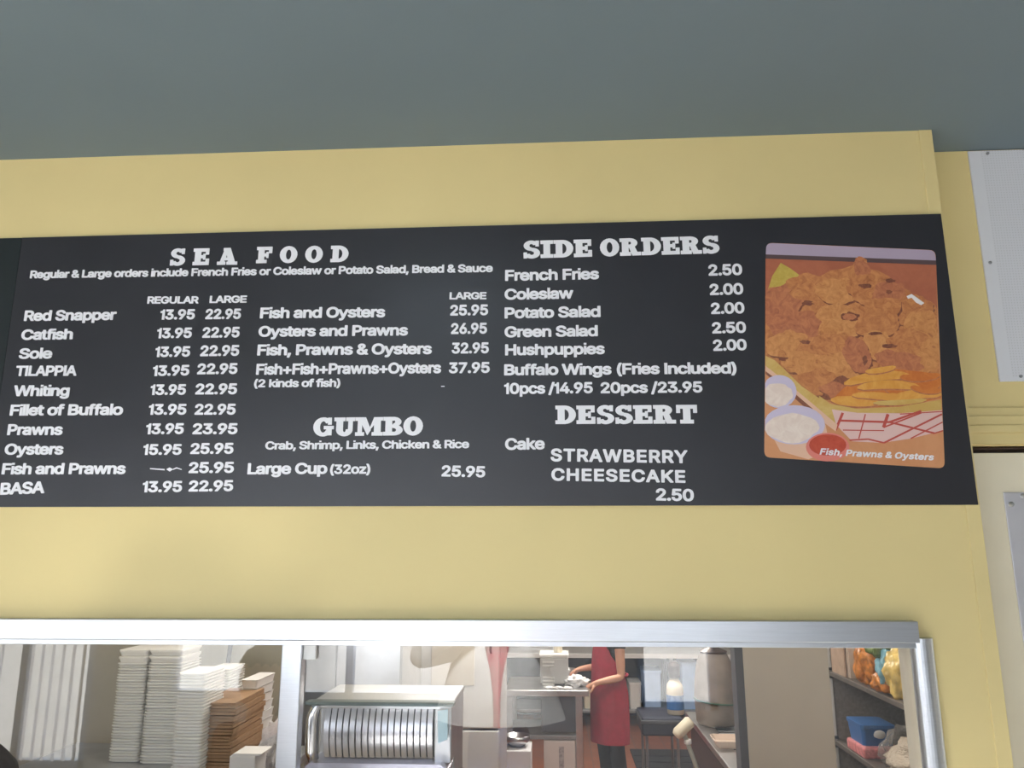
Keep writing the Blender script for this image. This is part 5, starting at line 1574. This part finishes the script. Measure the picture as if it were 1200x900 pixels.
def person(label, base, rz, H, arms, legs_dx=0.0):
    """arms: for each side (+1 = own left) shoulder-relative elbow, wrist, finger direction, palm direction, in local metres"""
    s = H / 1.70
    root = thing('person', label, 'person', base)
    root.rotation_euler.z = rz
    c = Chain()
    pel = c.add((0, 0, .94 * s), (.135 * s, .10 * s))
    sp = c.add((0, .0, 1.09 * s), (.12 * s, .09 * s), pel)
    ch = c.add((0, .0, 1.25 * s), (.14 * s, .10 * s), sp)
    up = c.add((0, .01 * s, 1.37 * s), (.11 * s, .075 * s), ch)
    nk = c.add((0, .0, 1.455 * s), .05 * s, up)
    c.add((0, -.008 * s, 1.54 * s), .052 * s, nk)
    for sd in (1, -1):
        hp = c.add((sd * .085 * s, 0, .87 * s), .078 * s, pel)
        kn = c.add((sd * .095 * s, -.012 * s, .48 * s), .052 * s, hp)
        ca = c.add((sd * .098 * s, .012 * s, .33 * s), .05 * s, kn)
        an = c.add((sd * .10 * s, .02 * s, .085 * s), .034 * s, ca)
        c.add((sd * .105 * s, -.10 * s, .034 * s), .032 * s, an)
        shd = c.add((sd * .155 * s, .005 * s, 1.375 * s), .052 * s, up)
        el, wr, fd, pn = [Vector(v) for v in arms[sd]]
        mid = (c.v[shd] + el) / 2
        m_ = c.add(mid, .044 * s, shd)
        e_ = c.add(el, .036 * s, m_)
        f_ = c.add(el * .6 + wr * .4, .034 * s, e_)
        w_ = c.add(wr, .024 * s, f_)
        hand(c, w_, fd, pn, s, 0.7, 1 if sd == 1 else -1)
    body = skin_mesh('body', c.v, c.e, c.r, M_skin, root)
    # the head is shaped on its own, then body and head are grown into one skin
    bm = bmesh.new()
    bm.from_mesh(body.data)
    r = bmesh.ops.create_icosphere(bm, subdivisions=5, radius=1.0)
    g = lambda a, b_, w_: math.exp(-((a - b_) / w_) ** 2)
    for v in r['verts']:
        d = v.co.normalized()
        x, y, z = d.x * .075, d.y * .096, d.z * .116
        if z < 0:                                       # jaw: narrower, kept forward to the chin
            t = -z / .116
            x *= 1 - .30 * t * t
            y = y * (1 - .22 * t) - .016 * t * t
            if y > 0:
                y *= 1 - .35 * t
        if d.y < 0:
            fr = g(x, 0, .05)
            y -= .024 * g(x, 0, .012) * g(z, -.022, .020) + .010 * g(x, 0, .010) * g(z, .004, .016)      # nose
            y -= .005 * fr * g(z, .030, .012)                                                           # brow
            y += .007 * (g(x, .030, .014) + g(x, -.030, .014)) * g(z, .010, .012)                       # eye hollows
            y -= .006 * g(x, 0, .020) * g(z, -.058, .008) + .006 * g(x, 0, .02) * g(z, -.095, .016)     # lips, chin
        x += (1 if x > 0 else -1) * .016 * g(y, .012, .016) * g(z, -.004, .026) * (1 if abs(d.x) > .8 else 0)   # ears
        v.co = Vector((x * s, (y - .010) * s, (z + 1.586) * s))
    bm.to_mesh(body.data)
    bm.free()
    rm = body.modifiers.new('grow', 'REMESH')
    rm.mode = 'VOXEL'
    rm.voxel_size = 0.0055
    rm.use_smooth_shade = True
    sm_ = body.modifiers.new('smooth', 'SMOOTH')
    sm_.factor, sm_.iterations = 0.5, 3
    dg = bpy.context.evaluated_depsgraph_get()
    dg.update()
    nm = bpy.data.meshes.new_from_object(body.evaluated_get(dg))
    body.modifiers.clear()
    body.data = nm
    nm.materials.clear()
    nm.materials.append(M_skin)
    for p_ in nm.polygons:
        p_.use_smooth = True
    return root, s


def face(root, s):
    for sd in (1, -1):
        k = MB()
        k.blob((sd * .030 * s, -.088 * s, 1.596 * s), .012 * s, .008 * s, .006 * s, 0, 3, 0, 2)
        e = local(k.build('eye', mat('eye_white', (0.7, 0.68, 0.64), 0.3)), root)
        k = MB()
        k.blob((sd * .030 * s, -.0945 * s, 1.596 * s), .0055 * s, .003 * s, .0055 * s, 0, 3, 0, 2)
        local(k.build('iris', M_hair), e)
    k = MB()
    k.blob((0, -.103 * s, 1.5285 * s), .022 * s, .006 * s, .006 * s, 0, 3, 0, 2)
    local(k.build('mouth', mat('lip', (0.4, 0.14, 0.11), 0.4)), root)


def local(o, root):
    o.parent = root
    return o


def hair(root, s, long=False):
    """a cap of hair that leaves the face free"""
    k = MB()
    r = bmesh.ops.create_icosphere(k.bm, subdivisions=4, radius=1.0)
    low = -0.16 if long else -0.055
    kill = []
    for v in r['verts']:
        d = v.co.normalized()
        kk = 1 + 0.05 * noise.noise(d * 5) + 0.03 * noise.noise(d * 16)
        x, y, z = d.x * .095 * kk, d.y * .116 * kk + .004, d.z * .104 * kk
        if long and z < -0.02:
            z = -0.02 + (z + 0.02) * 2.0
        edge = 0.028 + 0.012 * noise.noise(d * 9)           # hair line on the brow and round the ears
        if (y < -0.015 and z < edge) or z < low or (z < -0.01 and y < 0.02 and not long):
            kill.append(v)
        v.co = Vector((x * s, y * s, (z + 1.612) * s))
    bmesh.ops.delete(k.bm, geom=kill, context='VERTS')
    return local(k.build('hair', M_hair, smooth=True), root)


def garment(name, root, s, parts, m_, sub=2):
    c = Chain()
    idx = {}
    for key, p, r, prev in parts:
        idx[key] = c.add(Vector(p), r, idx.get(prev))
    return skin_mesh(name, c.v, c.e, c.r, m_, root, sub)


def trousers(root, s, m_):
    P_ = [('w', (0, 0, 1.02 * s), (.145 * s, .11 * s), None), ('p', (0, 0, .93 * s), (.152 * s, .118 * s), 'w')]
    for sd in (1, -1):
        P_ += [('h%d' % sd, (sd * .088 * s, 0, .85 * s), .095 * s, 'p'), ('k%d' % sd, (sd * .096 * s, -.012 * s, .48 * s), .070 * s, 'h%d' % sd), ('c%d' % sd, (sd * .098 * s, .014 * s, .30 * s), .066 * s, 'k%d' % sd), ('a%d' % sd, (sd * .10 * s, .02 * s, .07 * s), .060 * s, 'c%d' % sd)]
    return garment('trousers', root, s, P_, m_)


def shoes(root, s):
    for sd in (1, -1):
        k = MB()
        x = sd * .103 * s
        k.rings([[(x + w_ * math.cos(2 * PI * i / 14), y, max(0.001, zc + h_ * math.sin(2 * PI * i / 14))) for i in range(14)] for y, w_, zc, h_ in
                 ((.075 * s, .02 * s, .04, .02), (.068 * s, .036 * s, .045, .045), (.02 * s, .042 * s, .05, .06), (-.06 * s, .045 * s, .04, .042), (-.13 * s, .044 * s, .03, .03), (-.165 * s, .03 * s, .025, .022), (-.178 * s, .012 * s, .02, .01))])
        local(k.build('shoe', M_shoe, smooth=True), root)


def torso(name, root, s, m_, sleeves, grow=0.0, hem=.84):
    g = grow
    P_ = [('p', (0, 0, hem * s), (.15 * s + g, .115 * s + g), None), ('s', (0, 0, 1.09 * s), (.135 * s + g, .105 * s + g), 'p'), ('c', (0, 0, 1.25 * s), (.155 * s + g, .115 * s + g), 's'), ('u', (0, .01 * s, 1.37 * s), (.125 * s + g, .09 * s + g), 'c')]
    for sd, (el, wr, frac) in sleeves.items():
        sh_ = Vector((sd * .155 * s, .005 * s, 1.375 * s))
        el, wr = Vector(el), Vector(wr)
        P_ += [('sh%d' % sd, sh_, .066 * s + g, 'u')]
        if frac <= 1:
            P_ += [('e%d' % sd, sh_.lerp(el, frac), .060 * s + g, 'sh%d' % sd)]
        else:
            P_ += [('m%d' % sd, sh_.lerp(el, .5), .06 * s + g, 'sh%d' % sd), ('e%d' % sd, el, .052 * s + g, 'm%d' % sd), ('w%d' % sd, el.lerp(wr, frac - 1), .042 * s + g, 'e%d' % sd)]
    return garment(name, root, s, P_, m_)


def to_local(p, base, rz):
    return Matrix.Rotation(-rz, 3, 'Z') @ (Vector(p) - Vector(base))


# the worker in the red apron
YPN = 4.55
pb_ = W(716, 850, YPN)
base = Vector((pb_.x, YPN, 0))
rz = math.radians(-62)
Hs = 1.60
T = lambda px, py, Y: to_local(W(px, py, Y), base, rz)
elL, wrL = T(728, 794, YPN - 0.20), T(700, 800, YPN - 0.28)
elR, wrR = T(703, 781, YPN + 0.10), T(683, 783, YPN + 0.0)
armsW = {1: (elL, wrL, T(688, 805, YPN - 0.26) - wrL, (-0.3, 0.2, -1)), -1: (elR, wrR, T(670, 787, YPN - 0.05) - wrR, (0.3, 0.2, -1))}
wk, s = person('person in a red apron and black trousers wrapping food at the prep table', base, rz, Hs, armsW)
face(wk, s)
hair(wk, s)
trousers(wk, s, M_blackcloth)
shoes(wk, s)
torso('shirt', wk, s, M_blackcloth, {1: (elL, wrL, 0.42), -1: (elR, wrR, 0.42)})
k = MB()
rows = [(1.30, .118, .130, 50), (1.20, .150, .142, 62), (1.10, .170, .145, 88), (1.00, .176, .150, 112), (.88, .182, .158, 120), (.70, .188, .165, 120), (.58, .192, .168, 118), (.50, .194, .168, 116)]
rg, rg2 = [], []
for z, rx, ry, am in rows:
    a_, b_ = [], []
    for i in range(25):
        a = math.radians(-am + 2 * am * i / 24)
        f_ = 1 + (0.02 * math.sin(a * 7 + z * 6) if z < 1.0 else 0)
        a_.append((rx * s * f_ * math.sin(a), -ry * s * f_ * math.cos(a), z * s))
        b_.append(((rx * s * f_ - .006) * math.sin(a), -(ry * s * f_ - .006) * math.cos(a), z * s))
    rg.append(a_)
    rg2.append(b_)
k.rings(rg, cap=False, closed=False)
k.rings(rg2, cap=False, closed=False)
ap = local(k.build('apron', M_red, smooth=True), wk)
for sd in (1, -1):
    k = MB()
    k.tube([(sd * .10 * s, -.112 * s, 1.30 * s), (sd * .085 * s, -.085 * s, 1.40 * s), (sd * .055 * s, .02 * s, 1.46 * s), (0, .065 * s, 1.45 * s)], .009, 8)
    k.build('strap', M_red).parent = ap
k = MB()
k.tube([(sd_ * .172 * s * abs(math.cos(t)), .02 + .115 * s * math.sin(t), 1.03 * s) for sd_, t in ((1, 0.1), (1, 0.5), (1, 1.0), (1, 1.5), (-1, 1.0), (-1, 0.5), (-1, 0.1))], .010, 8)
k.build('tie', M_red).parent = ap

# the customer whose dark hood shows in the lower left corner
YQ2 = -0.66
hp = W(-40, 862, YQ2)
base = Vector((hp.x, YQ2, 0))
H2 = hp.z / 1.012
sc = H2 / 1.70
rest = {1: ((.24 * sc, .03, 1.10 * sc), (.25 * sc, -.06, .86 * sc), (0, -.1, -1), (-1, 0, 0)), -1: ((-.24 * sc, .03, 1.10 * sc), (-.25 * sc, -.06, .86 * sc), (0, -.1, -1), (1, 0, 0))}
cu, s = person('person in black clothes with black hair at the lower left corner by the service window', base, math.radians(203), H2, rest)
face(cu, s)
hair(cu, s, True)
trousers(cu, s, M_blackcloth)
shoes(cu, s)
torso('jacket', cu, s, M_blackcloth, {1: (rest[1][0], rest[1][1], 1.9), -1: (rest[-1][0], rest[-1][1], 1.9)}, 0.008, .80)

# the photographer, mirrored in the glass: open light grey jacket over a red shirt, jeans
base = Vector((-0.335, -2.50, 0))
H3 = 1.78
sc = H3 / 1.70
rz = math.radians(180)
# facing +y: own left is -x in the room
armsP = {1: (to_local((-0.80, -2.40, 1.36), base, rz), to_local((-0.12, -2.20, 1.84), base, rz), (0.1, -.3, 1), (-1, 0, .2)),
         -1: (to_local((0.0, -2.34, 1.40), base, rz), to_local((0.08, -2.20, 1.84), base, rz), (-0.1, -.3, 1), (1, 0, .2))}
pp, s = person('person in an open light grey jacket and red shirt mirrored in the window glass', base, rz, H3, armsP)
face(pp, s)
hair(pp, s)
trousers(pp, s, M_jeans)
shoes(pp, s)
torso('shirt', pp, s, M_redshirt, {1: (armsP[1][0], armsP[1][1], 0.4), -1: (armsP[-1][0], armsP[-1][1], 0.4)})
k = MB()
rg = []
for z, rx, ry, gap in ((.985, .34, .21, 3), (1.04, .325, .205, 3), (1.14, .29, .195, 4), (1.26, .26, .18, 8), (1.36, .22, .155, 17), (1.43, .14, .10, 34), (1.47, .085, .075, 50)):
    row = []
    for i in range(41):
        a = math.radians(gap + (360 - 2 * gap) * i / 40)
        f_ = 1 + 0.03 * math.sin(a * 6 + z * 5)
        row.append((rx * s * f_ * math.sin(a), -ry * s * f_ * math.cos(a), z * s))
    rg.append(row)
k.rings(rg, cap=False, closed=False)
jk = local(k.build('jacket', M_jacket, smooth=True), pp)
for sd in (1, -1):
    el, wr = Vector(armsP[sd][0]), Vector(armsP[sd][1])
    sh_ = Vector((sd * .15 * s, .005 * s, 1.375 * s))
    c = Chain()
    i0 = c.add(sh_, .085 * s)
    i1 = c.add(sh_.lerp(el, .5), .08 * s, i0)
    i2 = c.add(el, .072 * s, i1)
    i3 = c.add(el.lerp(wr, .5), .062 * s, i2)
    c.add(el.lerp(wr, .86), .052 * s, i3)
    o = skin_mesh('sleeve', c.v, c.e, c.r, M_jacket, jk)
